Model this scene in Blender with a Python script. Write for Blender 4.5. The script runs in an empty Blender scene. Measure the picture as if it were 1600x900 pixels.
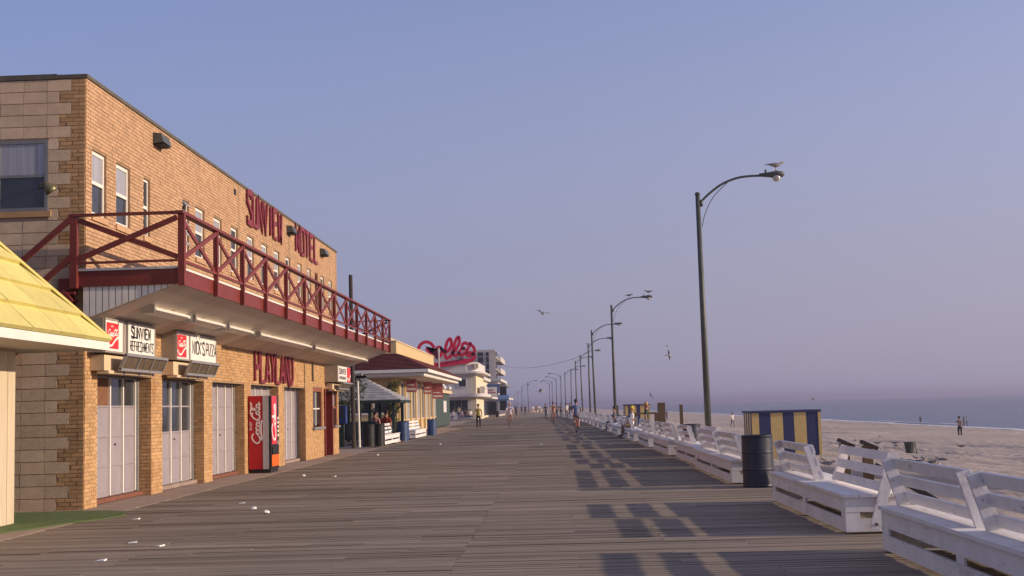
import bpy, bmesh, math, random
from mathutils import Vector, Matrix
random.seed(7)
R=math.radians
S=bpy.context.scene
COL=S.collection
# ---------------------------------------------------------------- camera
F=1950.0; CH=1.5
CR=Matrix(((0.9990525653911856,0.030620776114784694,0.030924741800357886),
           (0.03367736193588483,-0.09388840297276983,-0.9950129662875064),
           (-0.02756459465201668,0.995111720289411,-0.09483067681040243)))
cam=bpy.data.cameras.new('camera'); co=bpy.data.objects.new('camera',cam); COL.objects.link(co)
cam.sensor_width=36; cam.lens=F/1600*36; cam.clip_start=.1; cam.clip_end=60000
co.matrix_world=Matrix.Translation((0,0,CH))@CR.to_4x4()
S.camera=co
# ---------------------------------------------------------------- light
SE,SA=17.0,-6.0        # sun height; turn from +X towards +Y
w=bpy.data.worlds.new('World'); S.world=w; w.use_nodes=True
nt=w.node_tree; bg=nt.nodes['Background']
sky=nt.nodes.new('ShaderNodeTexSky'); sky.sky_type='NISHITA'; sky.sun_disc=False
sky.sun_elevation=R(SE); sky.sun_rotation=R(90-SA); sky.air_density=1.0; sky.dust_density=0.3; sky.ozone_density=4.0
tint=nt.nodes.new('ShaderNodeMix'); tint.data_type='RGBA'; tint.blend_type='MULTIPLY'; tint.inputs[0].default_value=1
tint.inputs[7].default_value=(1.22,0.94,1.0,1)
nt.links.new(sky.outputs[0],tint.inputs[6]); 
# thick sea air: the sky fades evenly to a lavender veil towards the horizon, the same all round
tc=nt.nodes.new('ShaderNodeTexCoord'); sz=nt.nodes.new('ShaderNodeSeparateXYZ'); nt.links.new(tc.outputs['Generated'],sz.inputs[0])
vr=nt.nodes.new('ShaderNodeValToRGB'); nt.links.new(sz.outputs[2],vr.inputs[0]); el=vr.color_ramp.elements
for i,(p_,f_) in enumerate(((0,1),(.12,.84),(.225,.60),(.31,.42),(.5,.42),(.85,.45))):
    q_=el[i] if i<2 else el.new(p_)
    q_.position=p_; q_.color=(f_,f_,f_,1)
veil=nt.nodes.new('ShaderNodeMix'); veil.data_type='RGBA'; nt.links.new(vr.outputs[0],veil.inputs[0]); nt.links.new(tint.outputs[2],veil.inputs[6]); veil.inputs[7].default_value=(1.88,1.74,2.36,1)
dp=nt.nodes.new('ShaderNodeVectorMath'); dp.operation='DOT_PRODUCT'; nt.links.new(tc.outputs['Generated'],dp.inputs[0])
dp.inputs[1].default_value=(math.cos(R(SE))*math.cos(R(SA)),math.cos(R(SE))*math.sin(R(SA)),math.sin(R(SE)))
fw=nt.nodes.new('ShaderNodeMapRange'); fw.inputs[1].default_value=-.5; fw.inputs[2].default_value=1; nt.links.new(dp.outputs['Value'],fw.inputs[0])
fc=nt.nodes.new('ShaderNodeMix'); fc.data_type='RGBA'; nt.links.new(fw.outputs[0],fc.inputs[0]); fc.inputs[6].default_value=(.80,.88,.96,1); fc.inputs[7].default_value=(1.38,1.28,1.16,1)
fm_=nt.nodes.new('ShaderNodeMix'); fm_.data_type='RGBA'; fm_.blend_type='MULTIPLY'; fm_.inputs[0].default_value=1; nt.links.new(veil.outputs[2],fm_.inputs[6]); nt.links.new(fc.outputs[2],fm_.inputs[7])
nt.links.new(fm_.outputs[2],bg.inputs[0])
bg.inputs[1].default_value=0.10
sl=bpy.data.lights.new('sun','SUN'); so=bpy.data.objects.new('sun',sl); COL.objects.link(so)
sl.energy=2.7; sl.angle=R(.5); sl.color=(1,.80,.58)
sd=Vector((math.cos(R(SE))*math.cos(R(SA)),math.cos(R(SE))*math.sin(R(SA)),math.sin(R(SE))))
so.rotation_euler=sd.to_track_quat('Z','Y').to_euler()
S.view_settings.view_transform='Standard'; S.view_settings.look='None'; S.view_settings.gamma=1; S.view_settings.use_curve_mapping=False
S.view_settings.exposure=0.85
S.cycles.max_bounces=6; S.cycles.volume_bounces=0; S.cycles.use_denoising=True
# ---------------------------------------------------------------- materials
MC={}
def mat(name,col,rough=.8,var=.18,scale=6,stretch=(1,1,1),bump=0,bscale=60,bstretch=(1,1,1),metal=0,island=0,dirt=None,spec=.3,bevel=0,trans=0,dirt2=None):
    if name in MC: return MC[name]
    m=bpy.data.materials.new(name); m.use_nodes=True; t=m.node_tree; N=t.nodes; L=t.links
    p=N['Principled BSDF']; p.inputs['Roughness'].default_value=rough; p.inputs['Metallic'].default_value=metal
    p.inputs['Specular IOR Level'].default_value=spec
    g=N.new('ShaderNodeNewGeometry')
    def vm(st,sc):
        v=N.new('ShaderNodeVectorMath'); v.operation='MULTIPLY'; v.inputs[1].default_value=[a*sc for a in st]; L.new(g.outputs['Position'],v.inputs[0]); return v.outputs[0]
    nz=N.new('ShaderNodeTexNoise'); nz.inputs['Scale'].default_value=1; nz.inputs['Detail'].default_value=5; nz.inputs['Roughness'].default_value=.62
    L.new(vm(stretch,scale),nz.inputs['Vector'])
    mr=N.new('ShaderNodeMapRange'); mr.inputs[1].default_value=.25; mr.inputs[2].default_value=.75; mr.inputs[3].default_value=1-var; mr.inputs[4].default_value=1+var
    L.new(nz.outputs[0],mr.inputs[0])
    val=mr.outputs[0]
    if island:
        oi=N.new('ShaderNodeObjectInfo'); ad=N.new('ShaderNodeMath'); ad.operation='ADD'
        L.new(g.outputs['Random Per Island'],ad.inputs[0]); L.new(oi.outputs['Random'],ad.inputs[1])
        fr=N.new('ShaderNodeMath'); fr.operation='FRACT'; L.new(ad.outputs[0],fr.inputs[0])
        m2=N.new('ShaderNodeMapRange'); m2.inputs[3].default_value=1-island; m2.inputs[4].default_value=1+island; L.new(fr.outputs[0],m2.inputs[0])
        mu=N.new('ShaderNodeMath'); mu.operation='MULTIPLY'; L.new(val,mu.inputs[0]); L.new(m2.outputs[0],mu.inputs[1]); val=mu.outputs[0]
    mx=N.new('ShaderNodeVectorMath'); mx.operation='SCALE'; mx.inputs[0].default_value=col[:3]; L.new(val,mx.inputs['Scale'])
    cout=mx.outputs[0]
    for dt_ in (dirt,dirt2):
        if not dt_: continue
        dc,dsc,dth,dst=dt_
        n2=N.new('ShaderNodeTexNoise'); n2.inputs['Scale'].default_value=1; n2.inputs['Detail'].default_value=6; n2.inputs['Roughness'].default_value=.7
        L.new(vm(dst,dsc),n2.inputs['Vector'])
        r2=N.new('ShaderNodeMapRange'); r2.inputs[1].default_value=dth; r2.inputs[2].default_value=dth+.13; L.new(n2.outputs[0],r2.inputs[0])
        m3=N.new('ShaderNodeMix'); m3.data_type='RGBA'; L.new(r2.outputs[0],m3.inputs[0]); L.new(cout,m3.inputs[6]); m3.inputs[7].default_value=(*dc,1); cout=m3.outputs[2]
    L.new(cout,p.inputs['Base Color'])
    nrm=None
    if bevel:
        b=N.new('ShaderNodeBevel'); b.samples=3; b.inputs['Radius'].default_value=bevel; nrm=b.outputs[0]
    if bump:
        nb=N.new('ShaderNodeTexNoise'); nb.inputs['Scale'].default_value=1; nb.inputs['Detail'].default_value=4; L.new(vm(bstretch,bscale),nb.inputs['Vector'])
        bp=N.new('ShaderNodeBump'); bp.inputs['Strength'].default_value=bump; bp.inputs['Distance'].default_value=.02; L.new(nb.outputs[0],bp.inputs['Height'])
        if nrm: L.new(nrm,bp.inputs['Normal'])
        nrm=bp.outputs[0]
    if nrm: L.new(nrm,p.inputs['Normal'])
    if trans: p.inputs['Transmission Weight'].default_value=trans
    MC[name]=m; return m
M=mat
brick=M('buff_brick',(.475,.285,.135),.85,.10,3,island=.16,bump=.3,bscale=90,dirt=((.33,.17,.07),1.3,.56,(1,1,.35)),dirt2=((.58,.45,.30),1.7,.66,(1,1,.16)))
brickT=M('tan_brick',(.475,.292,.168),.85,.10,3,island=.12,bump=.3,bscale=90,dirt=((.57,.42,.29),.9,.62,(1,1,2.2)),dirt2=((.30,.19,.11),1.5,.58,(1,1,.10)))
mortar=M('mortar',(.33,.21,.125),.95,.2,9,bump=.4)
block=M('concrete_block',(.58,.435,.295),.95,.14,5,island=.12,bump=.5,bscale=70)
blockmort=M('block_mortar',(.36,.25,.17),.95,.2,9)
redp=M('dark_red_paint',(.18,.033,.025),.45,.18,5,bump=.15,bscale=40,dirt=((.11,.02,.018),4,.64,(1,1,1)))
redl=M('letter_red',(.205,.028,.042),.5,.15,6)
whitep=M('worn_white_paint',(.75,.71,.69),.5,.12,4,bump=.12,bscale=30,bstretch=(1,.2,1),dirt=((.27,.22,.18),15,.60,(1,.3,1)),dirt2=((.50,.45,.41),2.5,.58,(1,.5,1)),bevel=.006)
white=M('white_trim',(.72,.68,.62),.55,.08,3)
cream=M('cream_board',(.62,.47,.30),.7,.12,3)
soff=M('soffit_paint',(.56,.48,.41),.7,.14,1.2,dirt=((.33,.20,.13),1.6,.62,(1,.5,1)))
tar=M('dark_coping',(.11,.095,.075),.8,.3,5)
glass=M('window_glass',(.035,.04,.05),.08,.3,2,spec=.6)
curtain=M('curtain_glass',(.33,.33,.37),.25,.30,5,stretch=(6,6,.15),spec=.5)
dgrey=M('door_grey',(.30,.265,.285),.55,.09,3,dirt=((.235,.20,.20),2.2,.60,(1,1,.35)),dirt2=((.16,.12,.10),7,.70,(1,1,.6)))
dstile=M('door_stile_white',(.80,.74,.66),.55,.1,5)
jamb=M('jamb_grey',(.20,.20,.21),.6,.15,5)
plyw=M('brown_plywood',(.19,.085,.045),.8,.25,6)
conc=M('apron_concrete',(.30,.225,.185),.92,.2,2.5,bump=.3,dirt=((.19,.14,.12),1.6,.58,(1,1,1)))
redstep=M('red_step',(.19,.075,.05),.9,.25,7)
green=M('green_carpet',(.11,.155,.055),.95,.3,9,bump=.6,bscale=180,dirt=((.16,.14,.08),1.8,.6,(1,1,1)))
metal=M('dull_aluminium',(.42,.40,.38),.38,.12,8,metal=.6)
alum=M('sign_cabinet',(.36,.32,.28),.5,.12,6,metal=.2)
signw=M('sign_face_white',(.80,.76,.70),.4,.04,3)
signr=M('sign_face_red',(.62,.025,.022),.35,.06,3)
black=M('black_lettering',(.018,.018,.022),.5,.1,6)
vred=M('machine_red',(.48,.010,.014),.3,.08,2,spec=.45,bevel=.01)
vwhite=M('machine_white',(.66,.63,.60),.35,.06,3,bevel=.008)
vblack=M('machine_black',(.018,.017,.018),.35,.1,4,bevel=.006)
orange=M('machine_orange',(.80,.13,.012),.35,.08,4)
vscript=M('machine_script',(.80,.74,.74),.4,.04,3)
pink=M('machine_front_red',(.62,.035,.05),.3,.08,4)
yshing=M('yellow_shingle',(.62,.54,.19),.8,.10,4,island=.10,bump=.3,bscale=60,dirt=((.50,.42,.15),3,.63,(1,1,1)))
pole=M('lamp_pole_metal',(.085,.088,.08),.5,.2,4,metal=.2)
lens=M('lamp_glass',(.5,.5,.46),.12,.1,6,spec=.6)
wood=M('piling_wood',(.13,.085,.045),.9,.3,6,stretch=(3,3,.4),bump=.5,bscale=25,bstretch=(3,3,.3))
woodd=M('utility_pole_wood',(.055,.045,.04),.9,.3,6,stretch=(3,3,.4))
barrel=M('barrel_navy',(.016,.02,.042),.5,.3,5,spec=.5,dirt=((.09,.085,.10),7,.68,(1,1,1)),bump=.2,bscale=14)
barrelb=M('barrel_blue',(.02,.05,.13),.5,.25,5,spec=.5,dirt=((.10,.09,.10),7,.68,(1,1,1)),bump=.2,bscale=14)
barreld=M('barrel_black',(.017,.016,.017),.45,.3,5)
hutb=M('hut_blue',(.032,.042,.115),.6,.15,4,dirt=((.05,.06,.12),9,.68,(1,1,.2)))
huty=M('hut_yellow',(.56,.41,.165),.6,.10,4,dirt=((.45,.30,.09),7,.66,(1,1,.3)))
rtile=M('red_roof_tile',(.115,.027,.025),.8,.15,5,island=.2)
ystuc=M('yellow_stucco',(.56,.42,.22),.85,.10,1.5)
beige=M('beige_wall',(.45,.35,.22),.85,.12,1.5)
gshing=M('grey_shingle',(.30,.29,.29),.85,.15,4,island=.15)
dgreen=M('dark_green_paint',(.022,.036,.030),.6,.2,5)
kgreen=M('shutter_green',(.050,.075,.065),.65,.18,4,stretch=(1,6,.3))
offw=M('off_white_wall',(.56,.52,.50),.8,.10,.8)
litw=M('cream_lit_wall',(.66,.58,.42),.8,.08,.8)  # cream of the far shops, also sunlight painted on the corner shop's edge
towerc=M('tower_concrete',(.50,.45,.41),.85,.10,.6)
awn=M('awning_blue',(.035,.06,.17),.7,.15,3)
dark=M('dark_opening',(.02,.02,.022),.7,.3,3)
paper=M('paper_litter',(.80,.78,.75),.7,.05,9)
skin=M('skin',(.42,.22,.15),.55,.08,9)
hairM=M('dark_hair',(.025,.017,.013),.6,.2,20)
hairB=M('fair_hair',(.45,.28,.09),.6,.2,20)
shoe=M('shoe_dark',(.03,.027,.025),.6,.2,9)
def cloth(n,c): return M('cloth_'+n,c,.85,.1,9)
tyre=M('tyre_rubber',(.015,.015,.015),.8,.1,9)
bikem=M('bicycle_frame_red',(.20,.02,.02),.35,.1,9)
gullw=M('gull_white',(.62,.60,.58),.7,.1,12)
gullg=M('gull_grey',(.17,.17,.18),.7,.15,12)
leaf=M('sapling_leaf',(.055,.075,.03),.7,.3,2,island=.4)
olive=M('olive_leaf',(.12,.105,.028),.7,.3,2,island=.4)
bark=M('bark',(.20,.16,.12),.9,.3,9)
# boardwalk planks
def plankmat():
    m=bpy.data.materials.new('weathered_planks'); m.use_nodes=True; t=m.node_tree; N=t.nodes; L=t.links; p=N['Principled BSDF']
    p.inputs['Roughness'].default_value=.78; p.inputs['Specular IOR Level'].default_value=.28
    g=N.new('ShaderNodeNewGeometry')
    def noise(st,det=5,ro=.6):
        v=N.new('ShaderNodeVectorMath'); v.operation='MULTIPLY'; v.inputs[1].default_value=st; L.new(g.outputs['Position'],v.inputs[0])
        n=N.new('ShaderNodeTexNoise'); n.inputs['Scale'].default_value=1; n.inputs['Detail'].default_value=det; n.inputs['Roughness'].default_value=ro; L.new(v.outputs[0],n.inputs['Vector']); return n.outputs[0]
    a=noise((1.1,30,1)); b=noise((.16,1.1,1),6,.7); c=noise((5,5,5),3)
    r=N.new('ShaderNodeMapRange'); r.inputs[1].default_value=.3; r.inputs[2].default_value=.7; r.inputs[3].default_value=.70; r.inputs[4].default_value=1.26; L.new(a,r.inputs[0])
    r2=N.new('ShaderNodeMapRange'); r2.inputs[1].default_value=.32; r2.inputs[2].default_value=.68; r2.inputs[3].default_value=.74; r2.inputs[4].default_value=1.24; L.new(b,r2.inputs[0])
    r3=N.new('ShaderNodeMapRange'); r3.inputs[3].default_value=.82; r3.inputs[4].default_value=1.20; L.new(g.outputs['Random Per Island'],r3.inputs[0])
    mu=N.new('ShaderNodeMath'); mu.operation='MULTIPLY'; L.new(r.outputs[0],mu.inputs[0]); L.new(r2.outputs[0],mu.inputs[1])
    mv=N.new('ShaderNodeMath'); mv.operation='MULTIPLY'; L.new(mu.outputs[0],mv.inputs[0]); L.new(r3.outputs[0],mv.inputs[1])
    rc=N.new('ShaderNodeValToRGB'); e=rc.color_ramp.elements; e[0].position=.2; e[0].color=(.092,.071,.052,1); e[1].position=.95; e[1].color=(.385,.308,.235,1)
    hm=N.new('ShaderNodeMath'); hm.operation='MULTIPLY'; hm.inputs[1].default_value=.55; L.new(mv.outputs[0],hm.inputs[0]); L.new(hm.outputs[0],rc.inputs[0])
    L.new(rc.outputs[0],p.inputs['Base Color'])
    bp=N.new('ShaderNodeBump'); bp.inputs['Strength'].default_value=.5; bp.inputs['Distance'].default_value=.008; L.new(a,bp.inputs['Height']); L.new(bp.outputs[0],p.inputs['Normal'])
    return m
plank=plankmat()
# sand
def sandmat():
    m=bpy.data.materials.new('beach_sand'); m.use_nodes=True; t=m.node_tree; N=t.nodes; L=t.links; p=N['Principled BSDF']
    p.inputs['Roughness'].default_value=.95; p.inputs['Specular IOR Level'].default_value=.1
    g=N.new('ShaderNodeNewGeometry')
    def noise(st,det=5):
        v=N.new('ShaderNodeVectorMath'); v.operation='MULTIPLY'; v.inputs[1].default_value=st; L.new(g.outputs['Position'],v.inputs[0])
        n=N.new('ShaderNodeTexNoise'); n.inputs['Scale'].default_value=1; n.inputs['Detail'].default_value=det; n.inputs['Roughness'].default_value=.65; L.new(v.outputs[0],n.inputs['Vector']); return n.outputs[0]
    a=noise((.25,.05,1)); b=noise((1.6,.9,1),7)
    rc=N.new('ShaderNodeValToRGB'); e=rc.color_ramp.elements; e[0].position=.3; e[0].color=(.37,.305,.255,1); e[1].position=.7; e[1].color=(.52,.43,.365,1)
    L.new(a,rc.inputs[0])
    # damp sand near the water line
    sx=N.new('ShaderNodeSeparateXYZ'); L.new(g.outputs['Position'],sx.inputs[0])
    r=N.new('ShaderNodeMapRange'); r.inputs[1].default_value=-3.0; r.inputs[2].default_value=-3.4; L.new(sx.outputs[2],r.inputs[0])
    mx=N.new('ShaderNodeMix'); mx.data_type='RGBA'; L.new(r.outputs[0],mx.inputs[0]); L.new(rc.outputs[0],mx.inputs[6]); mx.inputs[7].default_value=(.17,.13,.115,1)
    L.new(mx.outputs[2],p.inputs['Base Color'])
    bp=N.new('ShaderNodeBump'); bp.inputs['Strength'].default_value=.8; bp.inputs['Distance'].default_value=.10; L.new(b,bp.inputs['Height']); L.new(bp.outputs[0],p.inputs['Normal'])
    return m
sand=sandmat()
def seamat():
    m=bpy.data.materials.new('sea_water'); m.use_nodes=True; t=m.node_tree; N=t.nodes; L=t.links; p=N['Principled BSDF']
    p.inputs['Base Color'].default_value=(.022,.036,.066,1); p.inputs['Roughness'].default_value=.25; p.inputs['Specular IOR Level'].default_value=.36
    g=N.new('ShaderNodeNewGeometry')
    hs=[]
    for st,sc in (((.35,.10,1),1.0),((.06,.02,1),2.0)):
        v=N.new('ShaderNodeVectorMath'); v.operation='MULTIPLY'; v.inputs[1].default_value=st; L.new(g.outputs['Position'],v.inputs[0])
        n=N.new('ShaderNodeTexNoise'); n.inputs['Scale'].default_value=1; n.inputs['Detail'].default_value=6; L.new(v.outputs[0],n.inputs['Vector'])
        b=N.new('ShaderNodeBump'); b.inputs['Strength'].default_value=.6; b.inputs['Distance'].default_value=sc; L.new(n.outputs[0],b.inputs['Height'])
        if hs: L.new(hs[-1].outputs[0],b.inputs['Normal'])
        hs.append(b)
    L.new(hs[-1].outputs[0],p.inputs['Normal']); return m
sea=seamat()
foam=M('sea_foam',(.75,.72,.72),.8,.15,.6)
# ---------------------------------------------------------------- mesh helpers
class MB:
    def __init__(s): s.v=[]; s.f=[]; s.m=[]
    def add(s,vs,fs,mi=0):
        b=len(s.v); s.v+= [tuple(q) for q in vs]; s.f+=[tuple(i+b for i in f) for f in fs]; s.m+=[mi]*len(fs); return s
    def obox(s,c,a,b,d,mi=0):
        c=Vector(c);a=Vector(a);b=Vector(b);d=Vector(d)
        if a.cross(b).dot(d)<0: a=-a
        vs=[c+i*a+j*b+k*d for k in(-1,1) for j in(-1,1) for i in(-1,1)]
        return s.add(vs,[(0,2,3,1),(4,5,7,6),(0,1,5,4),(2,6,7,3),(0,4,6,2),(1,3,7,5)],mi)
    def box(s,x0,x1,y0,y1,z0,z1,mi=0):
        return s.obox(((x0+x1)/2,(y0+y1)/2,(z0+z1)/2),(abs(x1-x0)/2,0,0),(0,abs(y1-y0)/2,0),(0,0,abs(z1-z0)/2),mi)
    def beam(s,p,q,w,h,up=(0,0,1),mi=0):
        p=Vector(p);q=Vector(q);d=q-p; dn=d.normalized(); u=Vector(up)
        a=dn.cross(u)
        if a.length<1e-4: a=dn.cross(Vector((1,0,0)))
        a.normalize(); b=a.cross(dn)
        return s.obox((p+q)/2,a*w/2,d/2,b*h/2,mi)
    def tube(s,pts,r,n=8,mi=0):
        pts=[Vector(p) for p in pts]; k=len(pts); rr=r if isinstance(r,(list,tuple)) else [r]*k
        vs=[];fs=[]; prev=None
        for i,p in enumerate(pts):
            d=(pts[min(i+1,k-1)]-pts[max(i-1,0)]).normalized()
            if prev is None:
                a=d.cross(Vector((0,0,1)))
                if a.length<1e-3: a=d.cross(Vector((1,0,0)))
            else: a=prev-d*prev.dot(d)
            a.normalize(); prev=a; b=d.cross(a)
            for j in range(n):
                t=2*math.pi*j/n; vs.append(p+rr[i]*(math.cos(t)*a+math.sin(t)*b))
        for i in range(k-1):
            for j in range(n):
                j2=(j+1)%n; fs.append((i*n+j,i*n+j2,(i+1)*n+j2,(i+1)*n+j))
        fs.append(tuple(range(n))[::-1]); fs.append(tuple((k-1)*n+j for j in range(n)))
        return s.add(vs,fs,mi)
    def lathe(s,c,prof,n=16,mi=0):
        c=Vector(c); vs=[];fs=[]; k=len(prof)
        for r,z in prof:
            for j in range(n): t=2*math.pi*j/n; vs.append(c+Vector((r*math.cos(t),r*math.sin(t),z)))
        for i in range(k-1):
            for j in range(n): j2=(j+1)%n; fs.append((i*n+j,i*n+j2,(i+1)*n+j2,(i+1)*n+j))
        if prof[0][0]>1e-4: fs.append(tuple(range(n))[::-1])
        if prof[-1][0]>1e-4: fs.append(tuple((k-1)*n+j for j in range(n)))
        return s.add(vs,fs,mi)
    def prism(s,poly,ext,mi=0):           # poly: list of 3d points, ext: vector
        n=len(poly); e=Vector(ext); a=[Vector(p) for p in poly]; nn=(a[1]-a[0]).cross(a[2]-a[1])
        nn=sum(((a[i]).cross(a[(i+1)%n]) for i in range(n)),Vector())
        if nn.dot(e)<0: a=a[::-1]
        vs=a+[p+e for p in a]; fs=[tuple(range(n))[::-1],tuple(range(n,2*n))]
        for i in range(n): j=(i+1)%n; fs.append((i,j,n+j,n+i))
        return s.add(vs,fs,mi)
    def ribbon(s,pts,w,o,u,v,th=.006,closed=False,smooth=True,mi=0):
        o=Vector(o);u=Vector(u);v=Vector(v); n=u.cross(v).normalized()
        P=[Vector((a,b)) for a,b in pts]; ul=u.length; vl=v.length
        P=[Vector((p.x*ul,p.y*vl)) for p in P]; un=u.normalized(); vn=v.normalized()
        if smooth and len(P)>2: P=crom(P,closed)
        k=len(P); Lr=[];Rr=[]
        for i,p in enumerate(P):
            if closed: a,b=P[i-1],P[(i+1)%k]
            else: a,b=P[max(i-1,0)],P[min(i+1,k-1)]
            d=(b-a); d=d.normalized() if d.length>1e-6 else Vector((1,0)); nn=Vector((-d.y,d.x)); ww=w
            if not smooth and 0<i<k-1:
                d1=(P[i]-P[i-1]).normalized(); ww=w/max(.5,abs(d.dot(d1)))
            Lr.append(p+nn*ww/2); Rr.append(p-nn*ww/2)
        b=len(s.v)
        for q,dz in((Lr,0),(Rr,0),(Lr,th),(Rr,th)):
            s.v+=[tuple(o+un*p.x+vn*p.y+n*dz) for p in q]
        for i in range(k if closed else k-1):
            j=(i+1)%k
            for f in((2*k+i,3*k+i,3*k+j,2*k+j),(i,2*k+i,2*k+j,j),(k+i,k+j,3*k+j,3*k+i)):
                s.f.append(tuple(q+b for q in f)); s.m.append(mi)
        if not closed:
            for i in(0,k-1): s.f.append((b+i,b+k+i,b+3*k+i,b+2*k+i)); s.m.append(mi)
        return s
    def build(s,name,mats,parent=None,smooth=False,off=None):
        if off is None:
            off=Vector(); q=parent
            while q is not None: off=off+Vector(q.location); q=q.parent
        me=bpy.data.meshes.new(name)
        me.from_pydata([(x-off[0],y-off[1],z-off[2]) for x,y,z in s.v],[],s.f)
        ml=mats if isinstance(mats,(list,tuple)) else [mats]
        for q in ml: me.materials.append(q)
        if len(ml)>1: me.polygons.foreach_set('material_index',s.m)
        if smooth: me.polygons.foreach_set('use_smooth',[True]*len(me.polygons))
        me.update(); o=bpy.data.objects.new(name,me); COL.objects.link(o)
        if parent is not None: o.parent=parent
        return o
def crom(P,closed=False,sub=5):
    k=len(P); out=[]
    rng=range(k if closed else k-1)
    for i in rng:
        if closed: a,b,c,d=P[i-1],P[i],P[(i+1)%k],P[(i+2)%k]
        else: a,b,c,d=P[max(i-1,0)],P[i],P[i+1],P[min(i+2,k-1)]
        for j in range(sub):
            t=j/sub
            out.append(.5*((2*b)+(c-a)*t+(2*a-5*b+4*c-d)*t*t+(3*b-a-3*c+d)*t**3))
    if not closed: out.append(P[-1])
    return out
def tag(o,label=None,cat=None,group=None,kind=None):
    if label: o['label']=label
    if cat: o['category']=cat
    if group: o['group']=group
    if kind: o['kind']=kind
    return o
def empty(name,loc=(0,0,0),label=None,cat=None,group=None,kind=None):
    o=bpy.data.objects.new(name,None); COL.objects.link(o); o.location=loc; o.empty_display_size=.2
    return tag(o,label,cat,group,kind)
def copy_tree(o,parent=None):
    c=o.copy(); COL.objects.link(c)
    if parent is not None: c.parent=parent
    for ch in list(o.children): copy_tree(ch,c)
    return c
def place(base,out,parent=None):       # another object on the same mesh
    c=base.copy(); COL.objects.link(c); c.location=out
    if parent is not None: c.parent=parent
    return c
def ell(cx,cy,rx,ry,n=10,a0=0): return [(cx+rx*math.cos(a0+2*math.pi*i/n),cy+ry*math.sin(a0+2*math.pi*i/n)) for i in range(n)]
def at(px,py,ax,val):                  # place of a photograph pixel on the plane axis=val, for measuring the scene
    d=CR@Vector(((px-800)/F,-(py-450)/F,-1.0)); c=Vector((0,0,CH)); return c+d*((val-c[ax])/d[ax])
def drift(y): return -10*max(0,(y-90)/233)**1.5
# ================================================================= SETTING
def smooth(a,b,x):
    t=max(0,min(1,(x-a)/(b-a))); return t*t*(3-2*t)
PR=[(-40,-1.1),(5,-.62),(7.5,-.86),(11,-.92),(20,-1.6),(32,-1.95),(48,-2.6),(62,-3.5),(85,-4.6)]
def sandz(x):
    for (a,b),(c,d) in zip(PR,PR[1:]):
        if x<=c: return b+(d-b)*(x-a)/(c-a)
    return PR[-1][1]
from mathutils import noise as NZ
def ground_sheet():
    xs=[-40,-10]+[2+.22*i for i in range(0,85)]; x=xs[-1]
    while x<85: x+=.22+.02*(x-20)*.5; xs.append(x)
    ys=[-20.,-5.]; y=0
    while y<900: ys.append(y); y+=max(.3,.014*max(y-8,0))
    v=[];f=[]
    for j,y in enumerate(ys):
        for i,x in enumerate(xs):
            X=x+(drift(y) if x<30 else drift(y)*max(0,1-(x-30)/25))
            z=sandz(x)
            amp=smooth(4.5,9,x)*(1-smooth(50,61,x))
            n_=.91*x+.41*y; d_=-.41*x+.91*y; wob=NZ.noise(Vector((n_*.03,d_*.012,4)))*3
            r1=1-abs(NZ.noise(Vector(((n_+wob)*.46,d_*.010,1.3))))*2.2; r2=1-abs(NZ.noise(Vector(((n_+wob*.6)*.2,d_*.007,7.3))))*2.0
            q=r1*.20+r2*.24+NZ.noise(Vector((x*1.5,y*1.1,5)))*.05+NZ.noise(Vector((x*.5,y*.35,15)))*.06-.12
            q+=.085*max(0,.45+1.3*NZ.noise(Vector((n_*.09,d_*.012,21))))*math.sin(6.283*(n_+wob*.5)/1.75)
            for ph,off in ((0,0),(0,1.7),(2,22),(2,23.7),(4,41),(4,42.7),(5,60),(5,61.7)):
                dd=n_-(22+off+2.2*math.sin(d_*.022+ph)); q-=.15*math.exp(-(dd/.34)**2)-.08*math.exp(-((abs(dd)-.7)/.3)**2)
            v.append((X,y,z+q*amp))
    n=len(xs)
    for j in range(len(ys)-1):
        for i in range(n-1): a=j*n+i; f.append((a,a+1,a+n+1,a+n))
    mb=MB(); mb.add(v,f); o=mb.build('beach_sand',sand,smooth=True); tag(o,kind='structure')
ground_sheet()
mb=MB(); mb.add([(-6000,-300,-1.6),(95,-300,-1.6),(95,-300,-4.9),(-6000,-300,-4.9)],[]) 
mb.add([(-9000,-600,-1.7),(35,-600,-1.7),(35,9000,-1.7),(-9000,9000,-1.7)],[(0,1,2,3)]); tag(mb.build('ground',sand),kind='structure')
mb=MB(); mb.add([(-300,-60,-.06),(-6.95,-60,-.06),(-6.95,900,-.06),(-300,900,-.06)],[(0,1,2,3)]); mb.box(-300,-7.2,-60,900,-1.2,-.07); tag(mb.build('town_ground',conc),kind='structure')
# sea
mb=MB(); mb.add([(30,-3000,-3.5),(26000,-3000,-3.5),(26000,30000,-3.5),(30,30000,-3.5)],[(0,1,2,3)]); tag(mb.build('sea',sea),kind='structure')
mb=MB()
def foamline(x0,w,y0,y1,seed,z):
    L=[];y=y0
    while y<y1:
        o=NZ.noise(Vector((seed,y*.03,0)))*1.7+NZ.noise(Vector((seed+9,y*.13,0)))*.5; ww=w*(.45+.75*abs(NZ.noise(Vector((seed+3,y*.05,2)))))
        L.append((x0+o,x0+o+ww,y)); y+=2.5+y*.01
    b=len(mb.v)
    for a,c,y in L: mb.v+=[(a,y,z),((a+c)/2,y,z+.13),(c,y,z)]
    for i in range(len(L)-1):
        for k in(0,1): mb.f.append((b+3*i+k,b+3*i+k+1,b+3*i+4+k,b+3*i+3+k)); mb.m.append(0)
foamline(61.5,2.4,100,900,3,-3.46); foamline(66,.8,210,260,11,-3.45); foamline(68,1.2,420,640,17,-3.45)
tag(mb.build('surf_foam',foam,smooth=True),kind='stuff')
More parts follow.
